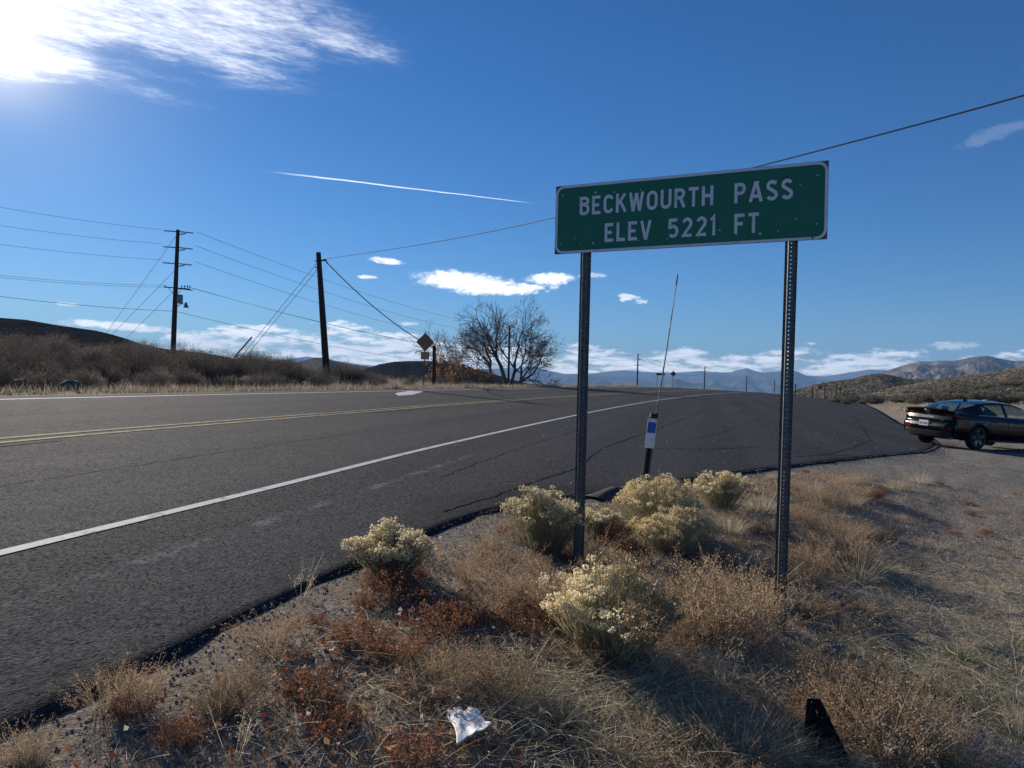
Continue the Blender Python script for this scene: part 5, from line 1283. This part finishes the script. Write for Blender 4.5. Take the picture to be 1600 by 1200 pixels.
for k in range(4000):
    if n_ >= 165: break
    v = rng.uniform(4, 62); u = 17.6 + 22 * rng.uniform() ** 1.25
    x, y = world_uv(u, v)
    if x / y < -1.0 or y < 5: continue
    if v > 45 and u > 30: continue
    if rng.uniform() > (1.0 if v < 46 else .35): continue
    tan = rng.uniform() < (.35 if u < 20 else .1)
    s_ = (rng.uniform(.45, .85) if u < 20.5 else rng.uniform(.75, 1.25)) * (1 if v < 40 else .7)
    if v > 42: s_ *= .75
    row = 'front' if u < 20.5 else 'rear'
    where = 'left of the tall pole' if x / y < -.47 else ('between the two poles' if x / y < -.27 else 'right of the leaning pole')
    shrub(sage_tan if tan else sage_dk, x, y, s_, ('tan ' if tan else 'dark ') + 'sagebrush in the %s row across the road, %s' % (row, where), 'sagebrush across the road'); n_ += 1
# straw grass along the far shoulder
S = Soup(); N = 52000; v = rng.uniform(2, 90, N); u = 15.1 + rng.gamma(2.0, .75, N); uu = u - road_off(v); x = -DY * uu + DX * v; y = DX * uu + DY * v
k = (x / np.maximum(y, .1) > -1.0) & (y > 4); x, y, v = x[k], y[k], v[k]
cl = np.array([mnoise.noise(Vector((a * .35, b * .35, 4))) for a, b in zip(x, y)]); k = rng.uniform(-.5, .5, len(x)) < cl + .25; x, y, v = x[k], y[k], v[k]; N = len(x)
Pq = np.stack([x, y, zland(x, y)], -1); D = rng.normal(0, .35, (N, 3)); D[:, 2] = 1
S.blades(Pq, D, rng.uniform(.08, .30, N), .012 + .0003 * y, rng.normal(0, .2, (N, 3)), 2, 0, 0, 1)
tag(link_mesh('shoulder_grass', S.mesh('shoulder_grass', [L_tanbr])), 'pale straw grass along the far shoulder of the road', 'grass', kind='stuff')
S = Soup(); N = 30000; v = rng.uniform(2, 60, N); u = rng.uniform(17, 45, N); uu = u - road_off(v); x = -DY * uu + DX * v; y = DX * uu + DY * v
k = (x / np.maximum(y, .1) > -1.0) & (y > 4); x, y = x[k], y[k]; N = len(x); Pq = np.stack([x, y, zland(x, y)], -1); D = rng.normal(0, .5, (N, 3)); D[:, 2] = 1
S.blades(Pq, D, rng.uniform(.12, .5, N), .014, rng.normal(0, .2, (N, 3)), 2, 0, 0, 1)
tag(link_mesh('bank_undergrowth', S.mesh('bank_undergrowth', [L_tanbr])), 'dry undergrowth filling the bank between the sagebrush', 'undergrowth', kind='stuff')
# behind the car
sage_far = [make_sage(1.0, .8, 330 + k, L_twig, L_grey, 60, 5, .07, .03) for k in range(2)]
n_ = 0
for k in range(3000):
    if n_ >= 150: break
    y = rng.uniform(72, 135); r = rng.uniform(.44, .78); x = y * r
    if r < .5 and y > 95: continue
    if y < 74 + 14 * mnoise.noise(Vector((x * .05, 1, 0))): continue
    s_ = rng.uniform(.7, 1.7) * (.7 + .4 * sstep(r, .5, .65))
    shrub(sage_far, x, y, s_, 'grey brown bush in the scrub on the rise, %s' % ('left of the dark car' if r < .535 else 'above the dark car' if r < .62 else 'above the front of the dark car'), 'bushes on the rise behind the car'); n_ += 1
S = Soup(); x, y = fan_points(26000, 30, 110, .40, .80, .8); k = edge_d(x, y) > 1.2; x, y = x[k], y[k]; N = len(x); cl = np.array([mnoise.noise(Vector((a * .09, b * .09, 8))) for a, b in zip(x, y)]); k = cl > -.05; x, y = x[k], y[k]; N = len(x)
Pq = np.stack([x, y, zland(x, y)], -1); D = rng.normal(0, .4, (N, 3)); D[:, 2] = 1
S.blades(Pq, D, rng.uniform(.08, .28, N), .02 + .0004 * y, rng.normal(0, .2, (N, 3)), 2, 0, 0, 1)
tag(link_mesh('dry_grass_flat', S.mesh('dry_grass_flat', [L_straw])), 'thin dry grass on the dirt flat behind the dark car', 'grass', kind='stuff')
# tiny far scrub on the two sage hills
def hill_scrub(name, hname, n, lo, hi, label):
    me = bpy.data.objects[hname].data; S = Soup(); nv = len(me.vertices); co = np.empty(nv * 3, np.float32); me.vertices.foreach_get('co', co); co = co.reshape(-1, 3)
    nx = {'near_sage_hill': 200, 'sage_hill': 220}[hname]; G = co.reshape(-1, nx, 3)[:34]; i = rng.uniform(3, 32, n); j = rng.uniform(0, nx - 2, n); a = i.astype(int); b = j.astype(int); fa, fb = (i - a)[:, None], (j - b)[:, None]
    C = (G[a, b] * (1 - fa) + G[a + 1, b] * fa) * (1 - fb) + (G[a, b + 1] * (1 - fa) + G[a + 1, b + 1] * fa) * fb
    k = 7; cc = np.repeat(C, k, 0); sz = np.repeat(rng.uniform(lo, hi, n), k); o = rng.normal(0, 1, (n * k, 3)) * sz[:, None] * [.6, .6, .35]; o[:, 2] = np.abs(o[:, 2])
    S.flakes(cc + o, sz * .55, 0, 0, 1); tag(link_mesh(name, S.mesh(name, [L_grey])), label, 'scrub', kind='stuff')
hill_scrub('hill_scrub', 'near_sage_hill', 3600, .22, .60, 'dots of low scrub all over the nearer sage hill')
hill_scrub('hill_scrub', 'sage_hill', 3400, .35, 1.0, 'dots of low scrub all over the further sage hill')

# ------------------------------------------------------------------ the bare tree and its neighbour
M_bark = pmat('bark', lambda t, p, o: dict(col=t.ramp(t.noise(o, 3, 5, .7), [(.3, (.06, .048, .040)), (.7, (.20, .165, .14))]), nor=t.bump(t.noise(o, 12, 4, .7), .8, .03)), .9, .2)
def grow(trunks, depth, seed, lratio=(.62, .82), twig=.016, spread=.62, upb=.10, kids=(2, 4)):
    rd = random.Random(seed); big = MB(); small = MB(); tips = []
    def br(p, d, L, r, dep, first=False):
        n = 4; pts = [p]; dd = d.copy()
        for k in range(n):
            dd = (dd + Vector((rd.gauss(0, .13), rd.gauss(0, .13), rd.gauss(0, .10) + upb * .35))).normalized(); pts.append(pts[-1] + dd * L / n)
        r1 = max(twig * .5, r * .66); rad = [r + (r1 - r) * k / n for k in range(n + 1)]
        (big if r > .045 else small).tube(pts, rad, 8 if r > .08 else (5 if r > .03 else 3), cap=False)
        if dep == 0: tips.append(pts[-1]); tips.append(pts[2]); return
        nk = rd.randint(*kids)
        for k in range(nk):
            f = rd.uniform(.35, 1) if k else 1.0; q = pts[min(n, max(1, round(f * n)))]
            a = rd.uniform(0, 2 * PI); o = dd.orthogonal().normalized(); o2 = dd.cross(o); sp_ = spread * rd.uniform(.6, 1.35) * (.45 if k == 0 else 1)
            nd = (dd + (o * math.cos(a) + o2 * math.sin(a)) * sp_ + Vector((0, 0, upb))).normalized()
            br(q, nd, L * rd.uniform(*lratio), r1 * (.9 if k == 0 else .68), dep - 1)
        if dep <= 2: tips.append(pts[-1])
    for (p, d, L, r) in trunks: br(Vector(p), Vector(d).normalized(), L, r, depth)
    return big, small, tips
def tree(name, loc, trunks, depth, seed, label, leaf_n, leaf_z, leaf_sz, m=M_bark, **kw):
    big, small, tips = grow(trunks, depth, seed, **kw); e = empty(name, loc, 0, label, 'tree')
    big.build('trunk', m, e, smooth=True); small.build('crown', m, e)
    tp_ = np.array([tuple(t) for t in tips]); rg = np.random.default_rng(seed)
    w = np.exp(-np.abs(tp_[:, 2] - leaf_z) / 2.6); cl = np.array([mnoise.noise(Vector(t) * .9) for t in tp_]); w = w * np.clip(cl + .22, .01, 1); w /= w.sum()
    q = tp_[rg.choice(len(tp_), leaf_n, p=w)] + rg.normal(0, .13, (leaf_n, 3)); S = Soup(); S.flakes(q, rg.uniform(.5, 1.1, leaf_n) * leaf_sz, 0, 0, .74, None, .75, rg, .2)
    link_mesh('leaves', S.mesh('leaves', [L_tleaf]), e); return e
L_tleaf = leafmat('tree_leaf', [(0, (.20, .09, .03)), (.5, (.42, .24, .07)), (1, (.60, .36, .10))], .45)
Yt = 66.0; tb = P(790, 598, Yt); tb.z = gz_at(tb.x, tb.y)
m_ = Yt / FPX
tree('bare_tree', tb, [((.1, 0, -.2), (-.03, 0, 1), 3.0, .22), ((.35, .3, -.2), (.30, .1, 1), 2.7, .17), ((-1.0, -.2, -.2), (-.50, -.1, .9), 2.7, .18), ((-.8, .1, -.1), (-1.2, .0, .50), 2.6, .13), ((-.4, .1, -.1), (-.8, .2, .8), 2.6, .13), ((.5, -.2, -.1), (.9, -.3, .6), 2.4, .13), ((.9, .1, -.1), (.6, -.4, .9), 2.1, .13)],
     5, 12, 'broad bare tree with many trunks and a few orange leaves, across the road', 1500, 2.8, .085, spread=.78, lratio=(.64, .84), kids=(3, 4), upb=.03, twig=.026)
Ys = 58.0; tb = P(697, 600, Ys); tb.z = gz_at(tb.x, tb.y)
tree('bare_sapling', tb, [((0, 0, -.1), (-.12, 0, 1), 1.5, .07), ((.3, .2, -.1), (.7, 0, .8), 1.2, .05), ((-.2, 0, -.1), (-.35, 0, 1), 1.1, .045)], 4, 5, 'slender bare sapling with yellow leaves low down, left of the broad bare tree', 260, .9, .09, spread=.5, kids=(2, 3), twig=.012)
for k, (px, Y, sc, lb) in enumerate(((722, 60, 1.0, 'leafy orange brown thicket shrub under the left side of the bare tree'), (745, 62, 1.1, 'orange brown shrub at the left foot of the bare tree'), (690, 57, .8, 'low yellow leaved shrub beside the slender sapling'), (765, 64, .9, 'dark tangled shrub against the trunks of the bare tree'))):
    tb = P(px, 600, Y); tb.z = gz_at(tb.x, tb.y)
    tree('thicket_shrub', tb, [((rng.normal(0, .2), 0, -.1), (rng.normal(0, .7), rng.normal(0, .5), .8), .75 * sc, .035) for q in range(9)], 3, 30 + k, lb, 220, .7, .075, spread=.7, kids=(2, 3), twig=.012)['category'] = 'shrub'

# ------------------------------------------------------------------ the parked car
def pl(tab, x): return float(np.interp(x, [a for a, b in tab], [b for a, b in tab]))
M_carp = mat('car_black_paint', (.002, .0025, .0045), .14, 0, .25, coat=.05)
M_cardk = mat('car_dark_trim', (.012, .012, .013), .45, 0, .4)
M_cargrey = mat('car_grey_trim', (.018, .018, .019), .38, 0, .4)
M_chrome = mat('chrome', (.65, .65, .67), .18, 1)
M_redl = mat('tail_light_red', (.13, .005, .008), .15, 0, .6)
M_tyre = mat('tyre_rubber', (.012, .012, .012), .8)
def glassm():
    m = bpy.data.materials.new('car_glass'); m.use_nodes = True; t = Nt(m.node_tree); t.n.clear()
    a = t.new('ShaderNodeBsdfTransparent'); a.inputs[0].default_value = (.58, .68, .63, 1)
    b = t.new('ShaderNodeBsdfGlossy'); b.inputs['Roughness'].default_value = .03
    f = t.new('ShaderNodeLayerWeight'); f.inputs[0].default_value = .5
    x = t.new('ShaderNodeMixShader'); t.put(x.inputs[0], t.add(.05, t.mul(t.m('POWER', f.outputs['Facing'], 4.0), .9))); t.l.new(a.outputs[0], x.inputs[1]); t.l.new(b.outputs[0], x.inputs[2])
    o = t.new('ShaderNodeOutputMaterial'); t.l.new(x.outputs[0], o.inputs[0]); return m
M_glass = glassm()
XR = [(.22, -.84), (.30, -.95), (.42, -1.0), (.58, -1.02), (.66, -.99), (.70, -.93), (.80, -.95), (.88, -.93), (.93, -.90), (1.0, -.97), (1.06, -1.0), (1.08, -.96)]
ZB = [(-1.1, .99), (-.6, 1.0), (.3, .975), (1.2, .955), (2.2, .93), (2.8, .90), (3.2, .80), (3.55, .68), (3.7, .6)]
HW = [(-1.1, .80), (-.9, .845), (-.6, .885), (0, .905), (1.4, .905), (2.6, .90), (3.1, .87), (3.45, .78), (3.66, .62)]
ZR = [(-.66, 1.085), (-.3, 1.20), (0, 1.285), (.3, 1.355), (.7, 1.405), (1.15, 1.425), (1.6, 1.405), (2.0, 1.33), (2.4, 1.195), (2.75, 1.05), (3.0, .93)]
def car(loc, rz):
    e = empty('parked_car', loc, rz, 'black sedan parked at the right edge of the turnout, seen from behind its rear corner', 'car')
    sx = sorted(set([round(-.82 + .08 * k, 3) for k in range(56)] + [-.36, .36, 2.36, 3.08])); 
    # body sides, one grid per side, bottom raised over the wheels
    WH = (0.0, 2.72); RW = .375
    def zbot(x):
        z = .24 if x > -.6 else .24 + (-.6 - x) * .15
        for w in WH:
            if abs(x - w) < RW: z = max(z, .33 + math.sqrt(RW * RW - (x - w) ** 2))
        return z
    def sec(x, s, first=False):
        w = pl(HW, x); zb = pl(ZB, x); z0 = zbot(x); out = []
        prof = [(.90, z0), (.985, max(.34, z0 + .01)), (1.0, max(.50, z0 + .02)), (1.006, max(.62, z0 + .03)), (.985, max(.72, z0 + .04)), (.99, .80 if zb > .85 else zb - .06), (.955, zb - .035), (.90, zb)]
        for k, (f, z) in enumerate(prof):
            z = min(z, zb - .004 * (7 - k)); out.append(Vector((x, s * w * f, z)))
        return out
    mb = MB()
    for s in (1, -1):
        rows = [sec(x, s) for x in sx]
        r0 = [Vector((pl(XR, p.z) + .10, p.y * .97, p.z)) for p in rows[0]]; rows = [r0] + rows
        if s < 0: rows = rows[::-1]
        mb.grid([r[::-1] for r in rows])
    # rear face
    zs = [.24, .27, .30, .36, .42, .50, .58, .63, .66, .68, .70, .75, .80, .84, .88, .905, .93, .965, 1.0, 1.03]; ysn = np.linspace(-1, 1, 21)
    def rearp(y, z, off=0.0):
        w = .80; return Vector((pl(XR, z) + .10 * abs(y / w) ** 3.0 - off, y, z))
    mb.grid([[rearp(.79 * q * (1 - .10 * max(0, (.36 - z) / .12)), z) for q in ysn] for z in zs])
    # boot lid, bonnet, nose, floor
    rows = []
    for x in (-.99, -.93, -.8, -.7, -.6): rows.append([Vector((x + .08 * abs(q) ** 3 * (1 if x < -.85 else 0), q * .80, pl([(-1, 1.075), (-.93, 1.06), (-.6, 1.075)], x) - .075 * abs(q) ** 2.2)) for q in np.linspace(-1, 1, 13)])
    mb.grid(rows[::-1])
    rows = [[Vector((x, q * pl(HW, x) * .90, pl(ZB, x) + .06 * (1 - q * q))) for q in np.linspace(-1, 1, 9)] for x in np.linspace(2.75, 3.66, 10)]
    mb.grid(rows[::-1])
    mb.grid([[Vector((3.66, q * .60, z)) for q in (-1, 0, 1)] for z in (.25, .45, .64)])
    body = mb.build('body', [M_carp], e, smooth=True)
    mb = MB(); mb.box((1.3, 0, .30), (4.4, 1.55, .08)); mb.build('floor', M_cardk, e)
    # cabin
    def roof_e(x): return min(.60, .60 - .10 * max(0, -x) / .66 + 0), pl(ZR, x) - .045
    def belt(x): return pl(HW, x) * .90, pl(ZB, x)
    def sidep(x, t, s):
        y0, z0 = belt(x); y1, z1 = roof_e(x); bul = .035 * math.sin(PI * t); return Vector((x, s * (y0 + (y1 - y0) * t + bul), z0 + (z1 - z0) * t))
    xs_ = [-.62, -.45, -.3, -.15, 0, .15, .28, .45, .62, .8, .98, 1.10, 1.24, 1.4, 1.6, 1.8, 2.0, 2.2, 2.4, 2.5, 2.62, 2.8]
    win = [(.28, 1.10), (1.24, 2.40)]
    cab = MB(); gl_ = {(k_, s_): MB() for k_ in (0, 1) for s_ in (1, -1)}; 
    for s in (1, -1):
        for a, b in zip(xs_, xs_[1:]):
            for (t0, t1) in ((0, .07), (.07, .86), (.86, 1)):
                q = [sidep(a, t0, s), sidep(b, t0, s), sidep(b, t1, s), sidep(a, t1, s)]
                if s > 0: q = q[::-1]
                hit = [k for k, (c, d) in enumerate(win) if a >= c - .001 and b <= d + .001]
                if hit and t0 == .07 and not (hit[0] == 0 and a < .45 and False): gl_[hit[0], s].face(q)
                else: cab.face(q)
    def roofp(x, q): y1, z1 = roof_e(x); return Vector((x, q * y1, z1 + (pl(ZR, x) - z1) * (1 - abs(q) ** 2.4)))
    qs = np.linspace(-1, 1, 11)
    rg_ = [x for x in xs_ if x <= .28]; mid = [x for x in xs_ if .28 <= x <= 1.8]; fr = [x for x in xs_ if x >= 1.8]
    cab.grid([[roofp(x, q) for q in qs] for x in mid][::-1]); cab.build('cabin_frame', M_carp, e, smooth=True)
    g = MB(); g.grid([[roofp(x, q) for q in qs] for x in rg_][::-1]); g.build('rear_window', M_glass, e, smooth=True)
    g = MB(); g.grid([[roofp(x, q) for q in qs] for x in fr][::-1]); g.build('windscreen', M_glass, e, smooth=True)
    for s in (1, -1): gl_[0, s].build('rear_side_window', M_glass, e); gl_[1, s].build('front_side_window', M_glass, e)
    # bright strip under the side windows, door gaps, handles
    for s in (1, -1):
        mb = MB(); mb.tube([sidep(x, .03, s) + Vector((0, s * .012, 0)) for x in (.02, .3, .8, 1.3, 1.8, 2.3, 2.5)], .010, 5); mb.build('chrome_strip', M_chrome, e)
        for xa in (.42, 1.17, 2.30):
            mb = MB(); pts = [p + Vector((0, s * .002, 0)) for p in sec(xa, s)[1:]]; mb.tube(pts, .005, 4); mb.build('door_gap', mat('gap_black', (.001, .001, .001), .9), e)
        for xa in (.55, 1.45):
            p = sec(xa, s)[5]; mb = MB(); mb.box(p + Vector((.08, s * .018, .02)), (.20, .022, .028)); mb.build('door_handle', M_carp, e, bevel=.006)
        mb = MB(); b0 = Vector((2.28, s * .88, .99)); mb.box(b0 + Vector((0, s * .09, .03)), (.12, .18, .12)); mb.tube([b0 + Vector((0, -s * .06, -.03)), b0 + Vector((0, s * .04, .01))], .02, 6); mb.build('mirror', M_carp, e, bevel=.03)
        mb = MB(); mb.box((1.35, s * .86, .27), (1.9, .06, .05)); mb.build('sill', M_cardk, e, bevel=.01)
    mb = MB(); mb.prism([(0, 0), (.19, 0), (.06, .07), (.03, .075)], -.02, .02, 0, Matrix(((1, 0, 0), (0, 0, 1), (0, 1, 0)))); o = mb.build('antenna_fin', M_carp, e, bevel=.008); o.location = (.42, 0, 1.372)
    # spoiler lip, light bar, lower trim, plate
    mb = MB(); mb.grid([[Vector((-.985 + .11 * abs(q) ** 3 + dx, q * .80, 1.075 - .05 * abs(q) ** 2.2 + dz)) for q in np.linspace(-1, 1, 15)] for dx, dz in ((.10, 0), (-.02, .022), (-.035, .012), (-.02, -.02), (.04, -.045))]); mb.build('spoiler_lip', M_cardk, e)
    mb = MB(); mb.grid([[rearp(.79 * q, z, .012) for q in np.linspace(-1, 1, 21)] for z in (.930, .965)]); mb.build('light_bar', M_redl, e)
    for s in (1, -1):
        mb = MB(); mb.grid([[rearp(s * y, z, .014) for y in ((.52, .62, .72, .79) if s > 0 else (.79, .72, .62, .52))] for z in (.895, .955)]); 
        p0 = [(-.92, .80, .965), (-.55, .885, .90), (-.55, .885, .86), (-.90, .80, .905)]
        q = [Vector((a, s * (b + .012), c)) for a, b, c in p0]; mb.face(q if s < 0 else q[::-1]); mb.build('tail_light', M_redl, e)
        mb = MB(); mb.grid([[rearp(s * y, z, .012) for y in ((.50, .6, .7, .78) if s > 0 else (.78, .7, .6, .50))] for z in (.50, .56)]); mb.build('bumper_reflector', M_redl, e)
        mb = MB(); pts = [rearp(s * .66, .60, .01), rearp(s * .76, .44, .01), rearp(s * .70, .33, .01)]; mb.tube(pts, .012, 4); mb.build('bumper_crease', M_cargrey, e)
    mb = MB(); mb.grid([[rearp(.70 * q, z, .008) for q in np.linspace(-1, 1, 15)] for z in (.76, .80, .85, .89)]); mb.build('boot_panel', M_cargrey, e)
    mb = MB(); mb.grid([[rearp(.60 * q * f, z, .010) for q in np.linspace(-1, 1, 13)] for z, f in ((.585, .92), (.62, .97), (.66, 1), (.70, 1.04))]); mb.build('plate_recess', M_cardk, e)
    mb = MB(); mb.grid([[rearp(.76 * q, z, .014) for q in np.linspace(-1, 1, 15)] for z in (.27, .30, .34, .40, .43)]); mb.build('lower_valance', mat('car_valance', (.022, .022, .022), .5, 0), e)
    mb = MB(); mb.tube([rearp(.74 * q, .445, .016) for q in np.linspace(-1, 1, 15)], .010, 4); mb.build('bumper_line', M_cargrey, e)
    def rp(u, v, l, cy=0.0, cz=0.0, off=.02): y = cy - u; z = cz + v; return Vector((rearp(y, z).x - off - l, y, z))
    pm_ = MB(); pf = lambda u, v, l: Vector((-1.035 - l, .06 - u, .645 + v))
    pm_.box((-1.025, .06, .645), (.012, .31, .155)); plate = pm_.build('number_plate', mat('plate_white', (.70, .71, .70), .4), e, bevel=.004)
    letters('5LSU221', -.135, -.042, .072, lambda x, y, l: pf(x, y, l), mat('plate_blue', (.03, .04, .12), .5), plate, .13, .5, 'plate_character', .09)
    w = text_w('ELANTRA', .55) * .046
    letters('ELANTRA', -w / 2, 0, .046, lambda x, y, l: rp(x, y, l, 0, .815, .014), mat('badge_silver', (.75, .74, .72), .4, 0), e, .55, .6, 'letter', .11)
    emb = MB(); ring = [rp(.085 * math.cos(a), .043 * math.sin(a) , 0, 0, 1.0, .045) for a in np.linspace(0, 2 * PI, 21)]; emb.tube(ring, .006, 5)
    emb.tube([rp(-.035, -.034, 0, 0, 1.0, .045), rp(-.012, .036, 0, 0, 1.0, .045)], .008, 5); emb.tube([rp(.010, -.036, 0, 0, 1.0, .045), rp(.035, .034, 0, 0, 1.0, .045)], .008, 5); emb.tube([rp(-.02, -.008, 0, 0, 1.0, .045), rp(.02, .01, 0, 0, 1.0, .045)], .007, 5)
    emb.build('emblem', M_chrome, e)
    mb = MB(); mb.box(rp(.45, 0, 0, 0, .775, .014), (.004, .09, .014)); mb.build('trim_badge', M_chrome, e)
    # seats and dash seen through the glass
    M_seat = mat('car_seat', (.02, .02, .022), .8)
    for (xx, yy) in ((1.25, .36), (1.25, -.36), (.42, .36), (.42, -.36)):
        mb = MB(); mb.box((xx, yy, .62), (.50, .48, .16)); mb.box((xx - .24, yy, .80), (.13, .44, .42)); mb.box((xx - .27, yy, 1.09), (.09, .22, .17)); mb.build('seat', M_seat, e, bevel=.05)
    mb = MB(); mb.box((2.35, 0, .84), (.5, 1.4, .2)); mb.build('dashboard', M_seat, e, bevel=.05)
    mb = MB(); mb.box((.0, 0, .93), (.8, 1.4, .05)); mb.build('parcel_shelf', M_seat, e)
    # wheels
    def wheel(x, s):
        w_ = empty('wheel', (x, s * .80, .33)); w_.parent = e
        mb = MB(); R0 = .33; prof = [(.235, .10), (.30, .105), (.325, .085), (.33, .0), (.325, -.085), (.30, -.105), (.235, -.10)]; rows = []
        for k in range(33):
            a = 2 * PI * k / 32; rows.append([Vector((r * math.cos(a), s * yy, r * math.sin(a))) for r, yy in prof])
        mb.grid(rows if s < 0 else [r[::-1] for r in rows]); mb.build('tyre', M_tyre, w_, smooth=True)
        mb = MB(); rows = []
        for k in range(33):
            a = 2 * PI * k / 32; rows.append([Vector((r * math.cos(a), s * yy, r * math.sin(a))) for r, yy in ((.237, .10), (.228, .085), (.222, .03), (.05, .02), (.0, .02))])
        mb.grid(rows); mb.build('rim', M_cardk, w_, smooth=True)
        sp_ = MB()
        for k in range(5):
            a = 2 * PI * k / 5 + .3; d = Vector((math.cos(a), 0, math.sin(a))); n = Vector((-math.sin(a), 0, math.cos(a))); Y = Vector((0, s * .085, 0))
            for (p, q) in ((d * .05 + n * .02, d * .215 + n * .075), (d * .09 - n * .01, d * .215 - n * .015), (d * .215 + n * .075, d * .222 - n * .0)):
                sp_.tube([p + Y * .8, q + Y], .0085, 4)
        sp_.build('spokes', mat('alloy', (.55, .56, .58), .3, .8), w_)
        mb = MB(); mb.tube([(0, s * .05, 0), (0, s * .09, 0)], .035, 10); mb.build('hub_cap', M_cardk, w_)
        mb = MB(); rows = []
        for k in range(17):                              # the dark liner above the wheel
            a = PI * k / 16; rows.append([Vector((.372 * math.cos(a), s * yy, .372 * math.sin(a))) for yy in (.085, -.15)])
        mb.grid(rows); mb.grid([[Vector((x_, s * -.13, z_)) for x_ in (-.37, .37)] for z_ in (0, .37)]); mb.build('wheel_liner', mat('liner', (.004, .004, .004), .95), w_)
    for x in WH:
        for s in (1, -1): wheel(x, s)
    return e
cx, cy = 12.95, 21.75; hz = R_(21.0)
fx = Vector((math.cos(hz), math.sin(hz))); lf = Vector((-math.sin(hz), math.cos(hz)))
def gcar(x, y):
    return max(float(zroad(np.array(x), np.array(y))) + .012 if float(edge_d(np.array(x), np.array(y))) < 0 else -99, gz_at(x, y))
zz = {}
for a in (0, 2.72):
    for b in (.8, -.8):
        q = Vector((cx, cy)) + fx * a + lf * b; zz[a, b] = gcar(q.x, q.y)
print('car ground', zz)
car_e = car((cx, cy, (zz[0, .8] + zz[0, -.8]) / 2 + .005), hz)
pt = math.atan2((zz[2.72, .8] + zz[2.72, -.8] - zz[0, .8] - zz[0, -.8]) / 2, 2.72); rl = math.atan2((zz[0, .8] - zz[0, -.8] + zz[2.72, .8] - zz[2.72, -.8]) / 2, 1.6)
car_e.rotation_euler = (Matrix.Rotation(hz, 3, 'Z') @ Matrix.Rotation(-pt, 3, 'Y') @ Matrix.Rotation(rl, 3, 'X')).to_euler()
